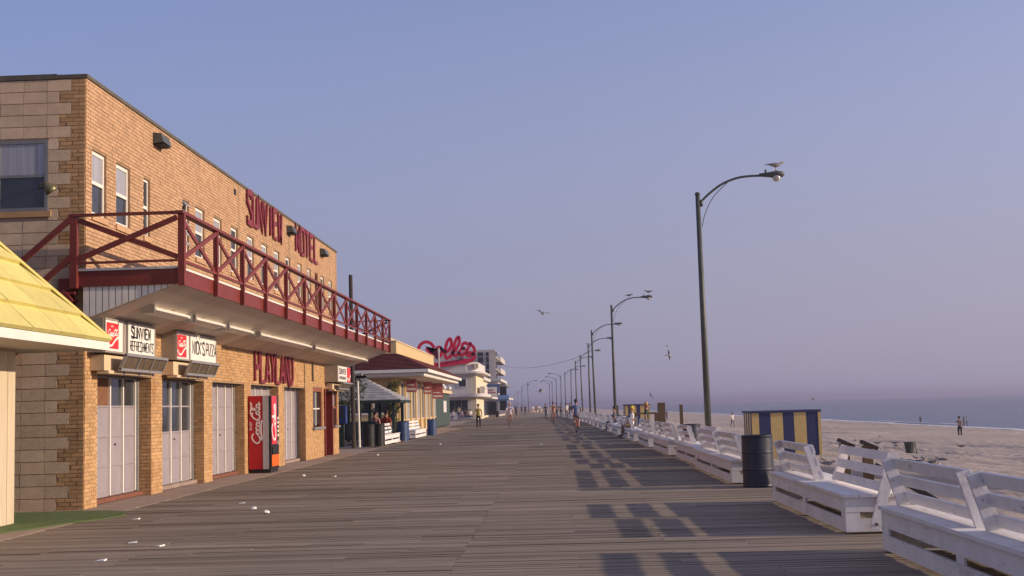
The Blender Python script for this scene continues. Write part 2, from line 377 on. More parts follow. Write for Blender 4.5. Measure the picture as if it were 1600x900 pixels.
# boardwalk: body sheet and individually laid planks
bw=empty('boardwalk',(0,0,0),kind='structure')
mb=MB(); ys=[-3+4*i for i in range(0,230)]
def bl(y): return -7.0+(0 if y<105 else -1.6)+drift(y)
def br(y): return 4.35+drift(y)
for a,b in zip(ys,ys[1:]):
    za=-.028 if a<170 else -.004
    mb.add([(bl(a),a,za),(br(a),a,za),(br(b),b,za),(bl(b),b,za)],[(0,1,2,3)])
    mb.add([(br(a),a,za),(br(a),a,-.42),(br(b),b,-.42),(br(b),b,za)],[(0,1,2,3)])
deckm=mb.build('deck_base',plank,bw)
mb=MB(); y=3.0; rnd=random.Random(3); cuts=[-7.0,-4.05,-1.0,1.15,4.35]
while y<171:
    wdt=.138; dd=drift(y); xl=-7.0 if y<105 else -8.6
    cuts=[xl]; x=xl+rnd.choice((1.2,2.4,3.0))+rnd.uniform(-.02,.02)
    while x<-1.5: cuts.append(x); x+=rnd.choice((2.4,3.0,3.6))
    cuts.append(-1.0+rnd.uniform(-.015,.015)); x=-1.0+rnd.choice((1.2,2.15,2.4,3.0))
    if rnd.random()<.85: cuts.append(x)
    cuts.append(4.35)
    row=rnd.uniform(-.003,.003)
    for a,b in zip(cuts,cuts[1:]):
        z0=row+rnd.uniform(-.002,.002); t=rnd.uniform(-.003,.003); e=rnd.uniform(.001,.004)
        x0,x1=a+dd+e,b+dd-e; y1=y+wdt-rnd.uniform(.006,.014)
        mb.add([(x0,y,-.03),(x1,y,-.03),(x1,y1,-.03),(x0,y1,-.03),(x0,y,z0-t),(x1,y,z0-t),(x1,y1,z0+t),(x0,y1,z0+t)],[(4,5,6,7),(0,1,5,4),(2,3,7,6),(1,2,6,5),(3,0,4,7)])
    y+=wdt+.004
tag(mb.build('planking',plank,bw),kind='stuff')
# concrete apron and the green carpet by the hut
mb=MB(); mb.box(-9.2,-7.02,20.3,48,-.1,.002); mb.box(-30,-7.02,-5,20.299,-.1,.001); tag(mb.build('concrete_apron',conc),kind='structure')
mb=MB(); pts=[]
for i in range(26):
    t=i/25*math.pi; 
poly=[(-12,20.25),(-7.3,20.25),(-6.9,19.9),(-6.62,19.2),(-6.75,18.6),(-7.05,18.0),(-7.2,17.3),(-7.5,16.6),(-7.8,15.5),(-12,15.5)]
mb.prism([(x,y,.003) for x,y in poly],(0,0,.013)); tag(mb.build('carpet_mat',green),'patch of green outdoor carpet at the foot of the block wall','carpet')
# ================================================================= MOTEL
WX=-7.82; YC=20.65; YE=45.25; ZT=7.4; RD=.30
OPEN=[(21.22,24.10),(24.78,27.77),(28.45,31.43),(32.12,35.35),(36.1,39.2)]
ODOOR=2.26
WINS=[(20.93,21.63),(22.12,22.87),(23.64,24.03),(26.2,26.66),(27.15,27.87),(28.65,29.35),(30.2,30.87),(31.84,32.55),(33.4,34.15),(34.95,35.65),(36.47,37.15),(38.23,38.87),(39.75,40.35),(41.0,41.55),(42.08,42.75),(43.54,44.25)]
BW=(40.4,42.1)   # ground floor window
BD=(42.35,44.0)  # booth door
BW2=(44.1,45.0)
motel=empty('motel_building',(WX,YC,0),'tan brick two storey motel with white sash windows and garage doors along the boardwalk','building')
opens=[(a,b,.0,ODOOR) for a,b in OPEN]+[(a,b,5.0,6.13) for a,b in WINS]+[(BW[0],BW[1],1.02,2.32),(BD[0],BD[1],.0,2.3),(BW2[0],BW2[1],1.02,2.32)]
def wall_cells(mb,x0,x1,ya,yb,za,zb,ops):
    Y=sorted({ya,yb,*[q for o in ops for q in o[:2] if ya<q<yb]}); 
    for a,b in zip(Y,Y[1:]):
        c=(a+b)/2; hs=sorted([(o[2],o[3]) for o in ops if o[0]<c<o[1]]); z=za
        for lo,hi in hs:
            if lo>z: mb.box(x0,x1,a,b,z,lo)
            z=max(z,hi)
        if z<zb: mb.box(x0,x1,a,b,z,zb)
mb=MB(); wall_cells(mb,WX-.45,WX-.012,YC+.002,YE,0,ZT-.1,opens); mb.box(-19,WX-.46,YC+.012,YE,0,ZT-.1)
wl=mb.build('wall',mortar,motel)
def lay(mb,o,u,n,Lr,z0,z1,ops=(),bl=.203,bh=.058,j=.0095,proud=.012,rnd=random.Random(5),emit=None,stag=True):
    o=Vector(o);u=Vector(u);n=Vector(n); z=z0; k=0
    while z+bh*.5<z1:
        h=min(bh,z1-z); x=-(.5*(bl+j) if (k%2 and stag) else 0)
        while x<Lr-.02:
            a,b=max(0,x),min(Lr,x+bl)
            segs=[(a,b)]
            for q in ops:
                if q[2]<z+h-.012 and q[3]>z+.012:
                    ns=[]
                    for s,e in segs:
                        if q[1]<=s or q[0]>=e: ns.append((s,e))
                        else:
                            if s<q[0]: ns.append((s,q[0]))
                            if e>q[1]: ns.append((q[1],e))
                    segs=ns
            for s,e in segs:
                if e-s>.03:
                    if emit and emit(s,e,z,h): continue
                    d=proud+rnd.uniform(-.003,.003)
                    b0=o+u*s; b1=o+u*e; zz=Vector((0,0,1))
                    p=[b0+zz*z,b1+zz*z,b1+zz*(z+h),b0+zz*(z+h)]
                    q4=[w_+n*d for w_ in p]
                    fs=[(4,5,6,7),(0,1,5,4),(1,2,6,5),(2,3,7,6),(3,0,4,7)]
                    mb.add(p+q4,fs)
            x+=bl+j
        z+=bh+j; k+=1
ou=[(a-YC,b-YC,c,d) for a,b,c,d in opens]
# nearest pier: bricks one by one
def brickobj(parent,mesh_cache,L_,h,axis,matl):
    key=(round(L_,2),round(h,3),axis)
    if key not in mesh_cache:
        m=MB()
        if axis=='y': m.box(-.02,.0125,0,L_,0,h)
        else: m.box(0,L_,-.0125,.02,0,h)
        o=m.build('brick',matl,None,off=Vector()); mesh_cache[key]=o.data; bpy.data.objects.remove(o)
    o=bpy.data.objects.new('brick',mesh_cache[key]); COL.objects.link(o); o.parent=parent; return o
bc={}; cnt=[0]
def em_pier(s,e,z,h):
    if z<2.25 and e<OPEN[0][0]-YC+.001 and cnt[0]<150:
        o=brickobj(motel,bc,e-s,h,'y',brick); o.location=(-.012+random.uniform(-.003,.003),s,z); cnt[0]+=1; return True
mb=MB(); lay(mb,(WX-.012,YC,0),(0,1,0),(1,0,0),YE-YC,.01,3.2,ou,emit=em_pier)
for a,b in OPEN:      # far reveals of the door recesses
    lay(mb,(WX-.3,b-.002,0),(1,0,0),(0,-1,0),.3,.01,ODOOR,proud=.006)
tag(mb.build('brick_facing',brick,motel),kind='stuff')
mb=MB(); lay(mb,(WX-.012,YC,0),(0,1,0),(1,0,0),YE-YC,3.2,ZT-.11,ou); tag(mb.build('brick_facing',brickT,motel),kind='stuff')
# side wall: concrete blocks toothed into brick quoins
bc2={}; zc=0; k=0; cblk={}
mb=MB(); mb.box(-18.9,WX-.013,YC-.002,YC+.011,0,ZT-.12); mb.build('side_wall',blockmort,motel)
mbq=MB(); nb=0; nk=0
def blockobj(x0,x1,z0,z1):
    key=(round(x1-x0,2),round(z1-z0,2))
    if key not in cblk:
        m=MB(); m.box(0,key[0],-.012,.01,0,key[1]); o=m.build('concrete_block',block,None,off=Vector()); cblk[key]=o.data; bpy.data.objects.remove(o)
    o=bpy.data.objects.new('concrete_block',cblk[key]); COL.objects.link(o); o.parent=motel; o.location=(x0-WX,-.002-random.uniform(0,.003),z0); return o
mbb=MB(); WIN2=(-9.35,-8.46,5.02,6.24)
while zc<ZT-.3:
    xe=WX-.26-(0 if k%2 else .21)
    # bricks of the quoin, three courses to a block
    for c in range(3):
        z=zc+c*.0675; x=WX-.016; h=.058
        wide=WX-xe-.01; first=.203 if c%2 else .097
        while x>xe+.03:
            x0=max(xe+.008,x-first); 
            if nb<150 and (2.0<zc<2.9 or zc<2.1 or zc>5.2):
                o=brickobj(motel,bc2,round(x-x0,2),h,'x',brick); o.location=(x0-WX,-.002+random.uniform(-.003,.003),z); nb+=1
            else: mbq.box(x0,x,YC-.013,YC+.01,z,z+h)
            x=x0-.0095; first=.203
    x=xe-.004; 
    bw_=.397; part=.397 if k%2 else .197
    while x>-14:
        x0=x-part
        if not(x0<WIN2[1] and x>WIN2[0] and zc+.19>WIN2[2]-.12 and zc<WIN2[3]):
            if x>-9.6 and nk<120: blockobj(x0,x,zc,zc+.1925); nk+=1
            else: mbb.box(x0,x,YC-.012,YC+.01,zc,zc+.1925)
        elif x>WIN2[1]: blockobj(WIN2[1]+.005,x,zc,zc+.1925)
        elif x0<WIN2[0]: mbb.box(x0,min(x,WIN2[0]-.005),YC-.012,YC+.01,zc,zc+.1925)
        x=x0-.01; part=.397
    zc+=.2025; k+=1
tag(mbq.build('brick_quoin',brick,motel),kind='stuff'); tag(mbb.build('block_courses',block,motel),kind='stuff')
mb=MB(); mb.box(WX-.5,WX+.025,YC-.025,YE+.03,ZT-.1,ZT-.035); mb.box(-19,WX-.501,YC-.03,YC+.3,ZT-.11,ZT-.02); mb.box(-19,WX-.501,YC+.301,YE,ZT-.14,ZT-.06); mb.build('coping',tar,motel)
# side window
fr=MB(); x0,x1,z0,z1=WIN2
fr.box(x1-.06,x1,YC-.03,YC+.02,z0,z1); fr.box(x0,x0+.06,YC-.03,YC+.02,z0,z1); fr.box(x0+.061,x1-.061,YC-.03,YC+.02,z1-.06,z1); fr.box(x0+.061,x1-.061,YC-.03,YC+.02,z0,z0+.06); fr.box(x0+.061,x1-.061,YC-.025,YC+.02,5.6,5.65)
f=fr.build('window',jamb,motel)
p=MB(); p.box(x0+.062,x1-.062,YC-.01,YC+.015,z0+.062,5.599); p.build('pane',glass,f); p=MB(); p.box(x0+.062,x1-.062,YC-.012,YC+.015,5.652,z1-.062); p.build('pane',curtain,f)
sb=MB(); sb.box(x0-.02,x1+.05,YC-.04,YC+.015,z0-.10,z0-.002); sb.build('sill',brick,f)
# upper windows
for i,(a,b) in enumerate(WINS):
    fx=WX-.10; t=.055 if b-a>.45 else .04; z0,z1=5.0,6.13; zm=5.57
    brown=i==13
    fm=redp if brown else white
    fr=MB(); fr.box(fx,fx+.05,a,a+t,z0,z1); fr.box(fx,fx+.05,b-t,b,z0,z1); fr.box(fx,fx+.05,a+t+.001,b-t-.001,z1-t*1.3,z1); fr.box(fx,fx+.05,a+t+.001,b-t-.001,z0,z0+t)
    if i!=3: fr.box(fx+.004,fx+.058,a+t+.001,b-t-.001,zm-.03,zm+.03)
    f=fr.build('window',fm,motel)
    if i==3:      # louvred window standing open
        for q in range(5):
            zz=z0+.12+q*.21
            s=MB(); s.beam((fx+.02,(a+b)/2,zz+.2),(fx+.17,(a+b)/2,zz+.03),b-a-.1,.012); s.build('pane',curtain,f)
        s=MB(); s.box(fx-.03,fx-.005,a,b,z0,z1); s.build('backing',dark,f)
    else:
        p=MB(); p.box(fx+.01,fx+.028,a+t,b-t,z0+t,zm-.029); p.build('pane',glass,f)
        p=MB(); p.box(fx+.014,fx+.034,a+t,b-t,zm+.029,z1-t); p.build('pane',dark if brown else (curtain if i%4!=2 else glass),f)
    sb=MB(); sb.box(WX-.1,WX+.03,a-.03,b+.03,z0-.11,z0-.004); sb.build('sill',brickT,f)
# garage doors
GX=WX-RD
for i,(a,b) in enumerate(OPEN):
    a2,b2=a+.02,b+.14 if False else b-.10
    db=.09
    fr=MB(); fr.box(GX-.08,GX-.03,a,b,db,ODOOR); 
    door=fr.build('garage_door',jamb,motel)
    zs=[db+.02,.64,1.17,1.71,ODOOR-.02]; 
    n=4; cs=[a2+(b2-a2)*q/n for q in range(n+1)]
    for r in range(4):
        for c in range(n):
            gl=(r==3 and i==0 and c>0) or (r>=2 and i==1) or (i==4 and r==3 and c<1)
            m_=plyw if (i==0 and r==3 and c==1 or i==0 and r==3 and c==0) else (glass if gl else dgrey)
            p=MB(); p.box(GX-.04,GX-.015+(0 if gl else .004*((r+c)%2)),cs[c]+.0225,cs[c+1]-.0225,zs[r]+.016,zs[r+1]-.016); p.build('panel',m_,door)
    for c in range(n+1):
        s=MB(); s.box(GX-.035,GX+.03,cs[c]-.022,cs[c]+.022,zs[0],zs[-1]); s.build('stile',dstile,door)
    for r in range(5):
        s=MB()
        for c in range(n): s.box(GX-.035,GX+.008,cs[c]+.0225,cs[c+1]-.0225,zs[r]-.016-(.05 if r==0 else 0)*0,zs[r]+.016+(.035 if r==0 else 0))
        s.build('rail',dgrey,door)
    h=MB(); h.box(GX-.01,GX+.015,cs[2]+.3,cs[2]+.34,1.0,1.03); h.build('handle',black,door)
    j=MB(); j.box(GX-.03,GX+.06,b-.085,b-.012,db,ODOOR); j.build('jamb',jamb,door); j=MB(); j.box(GX-.03,GX+.06,a,a+.004,db,ODOOR); j.build('jamb',jamb,door)
    s=MB(); s.box(GX-.1,GX+.14,a,b,.013,db-.001); s.build('door_step',redstep if i in(0,2) else conc,motel)
    l=MB(); l.box(WX-.29,WX-.02,a,b,ODOOR+.0,ODOOR+.012); l.build('lintel',tar,motel)
# booth end: window, dark red door, window
fr=MB(); a,b=BW; fx=WX-.12
for q in((a,a+.16),(b-.16,b)): fr.box(fx,fx+.1,q[0],q[1],1.02,2.32)
fr.box(fx,fx+.1,a+.161,b-.161,2.18,2.32)
f=fr.build('window',M('frame_redbrown',(.23,.085,.045),.6,.15,5),motel)
for s0,s1 in((a+.18,(a+b)/2-.03),((a+b)/2+.03,b-.18)):
    p=MB(); p.box(fx+.0,fx+.02,s0,s1,1.1,1.6); p.box(fx,fx+.02,s0,s1,1.64,2.16); p.build('pane',glass,f)
s=MB(); s.box(fx+.01,fx+.06,(a+b)/2-.03,(a+b)/2+.03,1.06,2.18); s.box(fx+.01,fx+.05,a+.165,(a+b)/2-.032,1.6,1.64); s.box(fx+.01,fx+.05,(a+b)/2+.032,b-.165,1.6,1.64); s.build('sash',white,f)
s=MB(); s.box(WX-.1,WX+.08,a-.1,b+.1,.94,1.018); s.build('sill',jamb,f)
a,b=BD; d=MB(); d.box(WX-.35,WX-.3,a+.1,b-.1,.02,2.2); dr=d.build('door',redp,motel)
d=MB(); d.box(WX-.36,WX+.05,a,a+.12,.02,2.3); d.box(WX-.36,WX+.02,b-.12,b,.02,2.3); d.box(WX-.36,WX+.02,a+.121,b-.121,2.2,2.3); d.build('door_frame',redp,dr)
d=MB(); d.box(WX-.299,WX-.25,a+.3,a+.36,.98,1.05); d.build('handle',metal,dr)
a,b=BW2; fr=MB(); fr.box(fx,fx+.1,a,a+.12,1.02,2.32); fr.box(fx,fx+.1,b-.12,b,1.02,2.32); fr.box(fx,fx+.1,a+.121,b-.121,2.2,2.32); fr.box(fx,fx+.08,a+.121,b-.121,1.62,1.7)
f=fr.build('window',MC['frame_redbrown'],motel); p=MB(); p.box(fx,fx+.02,a+.12,b-.12,1.03,1.61); p.build('pane',glass,f); p=MB(); p.box(fx,fx+.025,a+.12,b-.12,1.71,2.19); p.build('pane',curtain,f)
s=MB(); s.box(WX-.1,WX+.09,a-.05,b+.12,.95,1.018); s.build('sill',jamb,f)
# vent hoods and the little opening
for a,b,zt in((24.2,24.9,7.14),(36.65,37.4,7.08),(41.95,42.8,7.06)):
    m=MB(); c=(a+b)/2; m.prism([(WX+.01,a,zt),(WX+.16,a,zt-.02),(WX+.22,a,zt-.20),(WX+.01,a,zt-.22)],(0,(b-a)*.75,0)); hd=m.build('vent_hood',M('hood_metal',(.10,.11,.105),.45,.2,6,metal=.3),motel)
    m=MB(); m.box(WX+.01,WX+.20,a+.03,a+(b-a)*.72,zt-.235,zt-.222); m.build('hood_mouth',dark,hd)
m=MB(); m.box(WX-.005,WX+.004,30.5,30.72,6.96,7.12); m.build('wall_vent',dark,motel)
# drip pipe
m=MB(); m.tube([(WX+.04,40.28,2.5),(WX+.04,40.28,3.1)],.03); m.build('pipe',tar,motel)
# ------------------------------------------------- stroke lettering
FONT={'S':[[(1,.82),(1,1),(0,1),(0,.70),(1,.32),(1,0),(0,0),(0,.2)]],'U':[[(0,1),(0,0),(1,0),(1,1)]],'N':[[(0,0),(0,1),(1,0),(1,1)]],'V':[[(0,1),(.5,0),(1,1)]],
'I':[[(.5,0),(.5,1)]],'E':[[(1,1),(0,1),(0,0),(1,0)],[(0,.52),(.8,.52)]],'W':[[(0,1),(.25,0),(.5,.8),(.75,0),(1,1)]],'M':[[(0,0),(0,1),(.5,.25),(1,1),(1,0)]],
'O':[[(0,0),(0,1),(1,1),(1,0),(0,0)]],'T':[[(0,1),(1,1)],[(.5,1),(.5,0)]],'L':[[(0,1),(0,0),(1,0)]],'P':[[(0,0),(0,1),(1,1),(1,.45),(0,.45)]],
'A':[[(0,0),(.5,1),(1,0)],[(.2,.3),(.8,.3)]],'Y':[[(0,1),(.5,.45),(1,1)],[(.5,.45),(.5,0)]],'D':[[(0,0),(0,1),(.7,1),(1,.8),(1,.2),(.7,0),(0,0)]],
'R':[[(0,0),(0,1),(1,1),(1,.52),(0,.52)],[(.45,.52),(1,0)]],'F':[[(1,1),(0,1),(0,0)],[(0,.52),(.8,.52)]],'H':[[(0,0),(0,1)],[(1,0),(1,1)],[(0,.5),(1,.5)]],
'C':[[(1,.8),(1,1),(0,1),(0,0),(1,0),(1,.2)]],'K':[[(0,0),(0,1)],[(1,1),(0,.45)],[(.25,.6),(1,0)]],"'":[[(.5,1.02),(.4,.8)]],'Z':[[(0,1),(1,1),(0,0),(1,0)]],
'G':[[(1,.8),(1,1),(0,1),(0,0),(1,0),(1,.45),(.6,.45)]],'J':[[(1,1),(1,0),(0,0),(0,.25)]]}
def letter(mb,ch,o,u,v,w,h,st,th,serif=False):
    o=Vector(o);u=Vector(u).normalized();v=Vector(v).normalized()
    for k,s in enumerate(FONT[ch]):
        mb.ribbon(s,st,o,u*w,v*h,th+.0006*k,smooth=False)
        if serif:
            for e in(s[0],s[-1]):
                if e[1] in(0,1): mb.ribbon([(e[0]-.18,e[1]+(-.02 if e[1] else .02)),(e[0]+.18,e[1]+(-.02 if e[1] else .02))],st*.55,o,u*w,v*h,th+.002,smooth=False)
def text(mb,s,o,u,v,w,h,gap,st,th=.004,serif=False,nar="I'"):
    o=Vector(o); un=Vector(u).normalized(); x=0
    for ch in s:
        if ch==' ': x+=w*.6; continue
        ww=w*.35 if ch in nar else w
        letter(mb,ch,o+un*x,u,v,ww,h,st,th,serif); x+=ww+gap
    return x-gap
Yd=(0,1,0); Zd=(0,0,1)
def wall_sign(words,y0,z0,h,pitch,w,st,label,matl):
    root=empty('wall_lettering',(WX+.012,y0,z0),label,'sign'); x=y0
    for ch in words:
        m=MB(); letter(m,ch,(WX+.013,x,z0),Yd,Zd,w,h,st,.045); m.build('letter',matl,root); x+=pitch
for args in(('SUNVIEW',31.75,6.46,.80,.605,.44,.11,'longer word of tall dark red letters high on the tan brick wall','x'),
            ('MOTEL',37.85,6.46,.80,.74,.50,.12,'shorter word of tall dark red letters high between two vent hoods','x'),
            ('PLAYLAND',32.45,2.36,.84,.61,.45,.12,'tall dark red letters under the balcony above the vending machine','x')):
    wall_sign(*args[:8],redl)
# ------------------------------------------------- script lettering
COKE=[([(2.6,2.3),(2.3,2.75),(1.6,2.9),(.7,2.3),(.2,1.3),(.4,.5),(1.1,.2),(1.9,.5),(2.4,1.0)],0),(ell(3.0,.85,.45,.6),1),([(4.3,1.3),(4.0,1.5),(3.6,1.1),(3.55,.5),(3.9,.2),(4.4,.5)],0),
(ell(4.95,.8,.40,.58),1),([(5.4,1.45),(5.32,.5),(5.6,.2),(5.95,.5)],0),([(5.75,1.0),(6.1,1.05)],0),([(7.9,2.5),(7.5,2.9),(6.9,2.7),(6.3,1.8),(6.15,.9),(6.5,.3),(7.1,.25),(7.5,.6)],0),
(ell(7.9,.85,.40,.58),1),([(8.4,.8),(8.9,1.8),(9.1,2.8),(8.8,2.95),(8.6,2.0),(8.55,.8),(8.8,.2),(9.1,.5)],0),(ell(9.6,.8,.40,.58),1),([(10.05,1.45),(9.97,.5),(10.2,.2),(10.55,.6)],0),
([(1.9,.5),(1.0,-.45),(2.0,-.35),(4.2,-.15),(6,-.55)],0),([(6.9,2.7),(8,3.35),(9.5,3.05),(10.6,3.3)],0)]
def script(mb,o,u,v,sc,st,th=.004,strokes=COKE,lo=0,hi=99):
    su,sv=sc if isinstance(sc,tuple) else (sc,sc); sc=(su+sv)/2; u=Vector(u).normalized()*su; v=Vector(v).normalized()*sv
    for i,(p,c) in enumerate(strokes):
        if lo<=i<hi: mb.ribbon(p,st*sc,o,u,v,th+.0005*i,closed=bool(c))
# ------------------------------------------------- light box signs
SX=-7.52
def lightbox(y0,y1,z0,z1,label,panels):
    root=empty('lightbox_sign',(WX,y0,z0),label,'sign')
    m=MB(); m.box(WX+.005,SX-.02,y0,y1,z0-.03,z1+.03); m.build('cabinet',alum,root)
    for a,b in panels:
        m=MB()
        for q in((a-.03,a),(b,b+.03)): m.box(SX-.0195,SX+.012,q[0],q[1],z0-.03,z1+.03)
        m.box(SX-.0195,SX+.012,a+.001,b-.001,z1,z1+.03); m.box(SX-.0195,SX+.012,a+.001,b-.001,z0-.03,z0); m.build('frame',alum,root)
        m=MB(); m.box(SX-.0195,SX,a+.001,b-.001,z0,z1); m.build('face_panel',signw,root)
    return root
def cokepanel(root,a,b,z0,z1):
    m=MB(); m.box(SX+.0005,SX+.004,a,b,z0,z1); r=m.build('red_panel',signr,root)
    w_=b-a; h=z1-z0
    m=MB(); script(m,(SX+.005,a+w_*.1,z0+h*.50),Yd,Zd,(w_*.8/10.6,h*.26/3.3),.42)
    # tall scripts on the small panels: stretch by a second pass is avoided, the panel is nearly square
    m.build('script',signw,root)
    m=MB(); m.ribbon([(0,.30),(.2,.12),(.42,.13),(.65,.30),(.85,.42),(1.0,.45)],.085*h,(SX+.005,a,z0),(0,w_,0),(0,0,h),.003); m.build('wave',signw,root)
    m=MB(); text(m,'EN',(SX+.005,a+w_*.38,z1-h*.16),Yd,Zd,w_*.06,h*.05,w_*.03,.008); 
    m.build('small_print',signw,root)
r=lightbox(20.72,23.42,2.64,3.16,'white lightbox with two lines of black letters and red panel over the first door','x' and [(20.76,21.62),(21.88,23.36)])
cokepanel(r,20.82,21.40,2.68,3.12)
m=MB(); text(m,'SUNVIEW',(SX+.001,22.06,2.93),Yd,Zd,.125,.185,.045,.036,.004,True); m.build('lettering',black,r)
m=MB(); text(m,'REFRESHMENTS',(SX+.001,22.0,2.69),Yd,Zd,.078,.17,.032,.020,.004); m.build('lettering',black,r)
r=lightbox(24.72,27.72,2.66,3.17,'white lightbox with one line of black letters and red panel over the second door',[(24.76,25.6),(25.68,27.66)])
cokepanel(r,24.80,25.42,2.69,3.14)
m=MB(); text(m,"NICK'S PIZZA",(SX+.001,25.86,2.80),Yd,Zd,.135,.25,.05,.034,.004); m.build('lettering',black,r)
# booth sign
BX=-7.35
r=empty('lightbox_sign',(WX,42.3,2.4),'small white lightbox with blurred dark lettering over the dark red door','sign')
m=MB(); m.box(WX+.005,BX-.02,42.55,45.2,2.52,3.08); m.build('cabinet',alum,r)
m=MB(); m.box(BX-.0195,BX,42.6,44.35,2.55,3.06); m.build('face_panel',signw,r)
m=MB(); m.box(BX-.0195,BX,44.38,45.15,2.55,3.06); m.build('red_panel',signr,r)
m=MB(); text(m,'SUNVIEW',(BX+.001,42.78,2.81),Yd,Zd,.15,.17,.06,.04,.004,True); text(m,'REFRESHMENTS',(BX+.001,42.78,2.62),Yd,Zd,.085,.09,.03,.022,.004); m.build('lettering',M('sign_ink',(.07,.06,.09),.5,.1,4),r)
m=MB(); m.ribbon([(0,.3),(.3,.14),(.6,.2),(1,.5)],.06,(BX+.003,44.4,2.55),(0,.73,0),(0,0,.5),.003); m.build('wave',signw,r)
# ------------------------------------------------- hinged counter awnings over doors
def counter(y0,y1,zt,zb,label,proud=.52,boards=True):
    root=empty('hinged_counter_awning',(WX,y0,zb),label,'awning')
    m=MB(); m.box(WX+.004,WX+.24,y0-.02,y1-.05,zb-.02,zt-.01); m.build('header_box',cream,root)
    # tilted frame with three panes
    xa,xb=WX+.27,WX+proud; n=3; L_=y1-y0
    def P(t,y): return (WX+.40+.11*t*proud/.52,y,zb-.005+(zt-zb)*t)
    m=MB()
    for q in range(n+1):
        m=MB(); y=y0+.3+(L_-.2)*q/n; m.beam(P(0,y),P(1,y),.05,.04,(0,1,0)); m.build('frame_bar',metal,root)
    for t_ in (1,0): m=MB(); m.beam(P(t_,y0+.28),P(t_,y1+.12),.05,.045); m.build('rail',metal,root)
    for q in range(n):
        ya=y0+.3+(L_-.2)*q/n+.03; yb=y0+.3+(L_-.2)*(q+1)/n-.03
        m=MB(); 
        a,b=Vector(P(.06,ya)),Vector(P(.94,ya)); e=Vector((0,yb-ya,0))
        m.prism([a,a+e,b+e,b],(-.012,0,-.004)); pn=m.build('pane',M('brown_reflection_glass',(.12,.085,.05),.2,.35,5,spec=.5),root)  # brown base colour paints the reflection of ground and wood
        m=MB(); yc=(ya+yb)/2; m.beam(Vector(P(.06,yc))+Vector((.006,0,.002)),Vector(P(.94,yc))+Vector((.006,0,.002)),.02,.012,(0,1,0)); m.build('glazing_bar',metal,pn)
    if boards:
        m=MB(); m.box(WX+.10,WX+.30,y0-.02+.05,y1-.02,zb-.075,zb-.022); bo=m.build('board',cream,root)
        for q in range(3):
            y=y0+.75+q*(L_-.85)/2
            m=MB(); m.box(WX+.298,WX+.303,y,y+.07,zb-.077,zb-.02); m.build('tape',M('blue_tape',(.05,.10,.28),.5,.1,5),bo)
counter(20.9,23.35,2.58,2.33,'row of three tilted panes folded up under the refreshments sign')
counter(24.75,27.0,2.60,2.35,'row of three tilted panes folded up under the pizza sign')
r=counter(42.7,44.9,2.50,2.30,'small folded glazed counter flap over the dark red booth door',.7)
# ================================================================= BALCONY
BO=-6.22; BY=20.45; BE=47.0; bal=empty('balcony',(BO,BY,3.7),'dark red timber balcony with crossed railing running along the motel front','balcony')
m=MB(); m.box(BO+.003,BO+.045,BY,BE,3.70,3.955); m.build('fascia',redp,bal)
m=MB(); m.box(-7.92,BO,BY-.0,BY+.045,3.69,3.945); m.build('fascia',redp,bal)
m=MB(); m.box(BO-.02,BO+.055,BY-.02,BE,3.957,3.995); m.box(-7.92,BO-.021,BY-.025,BY+.06,3.95,3.99); m.build('drip_edge',white,bal)
# deck boards run along the balcony
for q in range(9):
    x=WX+.03+q*.174; 
    m=MB(); m.box(x,x+.165,BY+.065,BE,3.93,3.965); m.build('deck_board',M('deck_grey',(.22,.18,.16),.85,.2,4,stretch=(4,.4,1)),bal)
# sloped soffit
m=MB(); m.prism([(BO,BY+.05,3.70),(WX+.02,BY+.05,3.14),(WX+.02,BY+.05,3.17),(BO,BY+.05,3.73)],(0,BE-BY-.05,0)); m.build('soffit',soff,bal)
# ribbed end panel
m=MB(); n=14
for q in range(n):
    x0=WX+.03+q*(BO-WX-.06)/n; x1=x0+(BO-WX-.06)/n-.016
    zl=lambda x:3.14+(x-WX)/(BO-WX)*.56
    m=MB(); m.prism([(x0,BY+.045,zl(x0)+.0),(x1,BY+.045,zl(x1)),(x1,BY+.045,3.69),(x0,BY+.045,3.69)],(0,-.02,0)); m.build('panel_rib',M('grey_metal_panel',(.74,.68,.60),.55,.1,4),bal)
m=MB(); m.prism([(WX+.02,BY+.052,3.15),(BO-.02,BY+.052,3.69),(WX+.02,BY+.052,3.69)],(0,.01,0)); m.build('panel_backing',jamb,bal)
PY=[20.45,22.6,24.56,26.56,28.63,30.76,32.87,35.0,37.05,39.05,41.04,43.05,45.02,46.9]
postm=MB(); postm.box(BO+.046,BO+.126,-.045,.045,3.68,4.93)
for i,y in enumerate(PY):
    m=MB(); wv=.075 if i else .10; m.box(BO+.046,BO+.046+wv*1.1,y-wv/2,y+wv/2,3.66,4.86); m.build('rail_post',redp,bal)
m=MB(); m.box(-7.98,-7.86,BY-.09,BY-.001,3.66,4.86); m.build('rail_post',redp,bal)
m=MB(); m.box(BO+.01,BO+.15,BY-.11,BE+.05,4.861,4.91); m.build('top_rail',redp,bal)
m=MB(); m.box(-8.0,BO+.009,BY-.10,BY+.0,4.861,4.905); m.build('top_rail',redp,bal)
m=MB()
for a,b in zip(PY,PY[1:]): m.box(BO+.07,BO+.115,a+.05,b-.05,4.06,4.105)
m.build('bottom_rail',redp,bal)
m=MB(); m.box(-7.855,BO+.04,BY-.07,BY-.03,4.06,4.10); m.build('bottom_rail',redp,bal)
for i,(a,b) in enumerate(zip(PY,PY[1:])):
    x=BO+.085
    m=MB(); m.beam((x+.018,a+.04,4.12),(x+.018,b-.04,4.82),.08,.03,(1,0,0)); m.build('brace',redp,bal)
    m=MB(); m.beam((x-.016,a+.04,4.82),(x-.016,b-.04,4.12),.08,.03,(1,0,0)); m.build('brace',redp,bal)
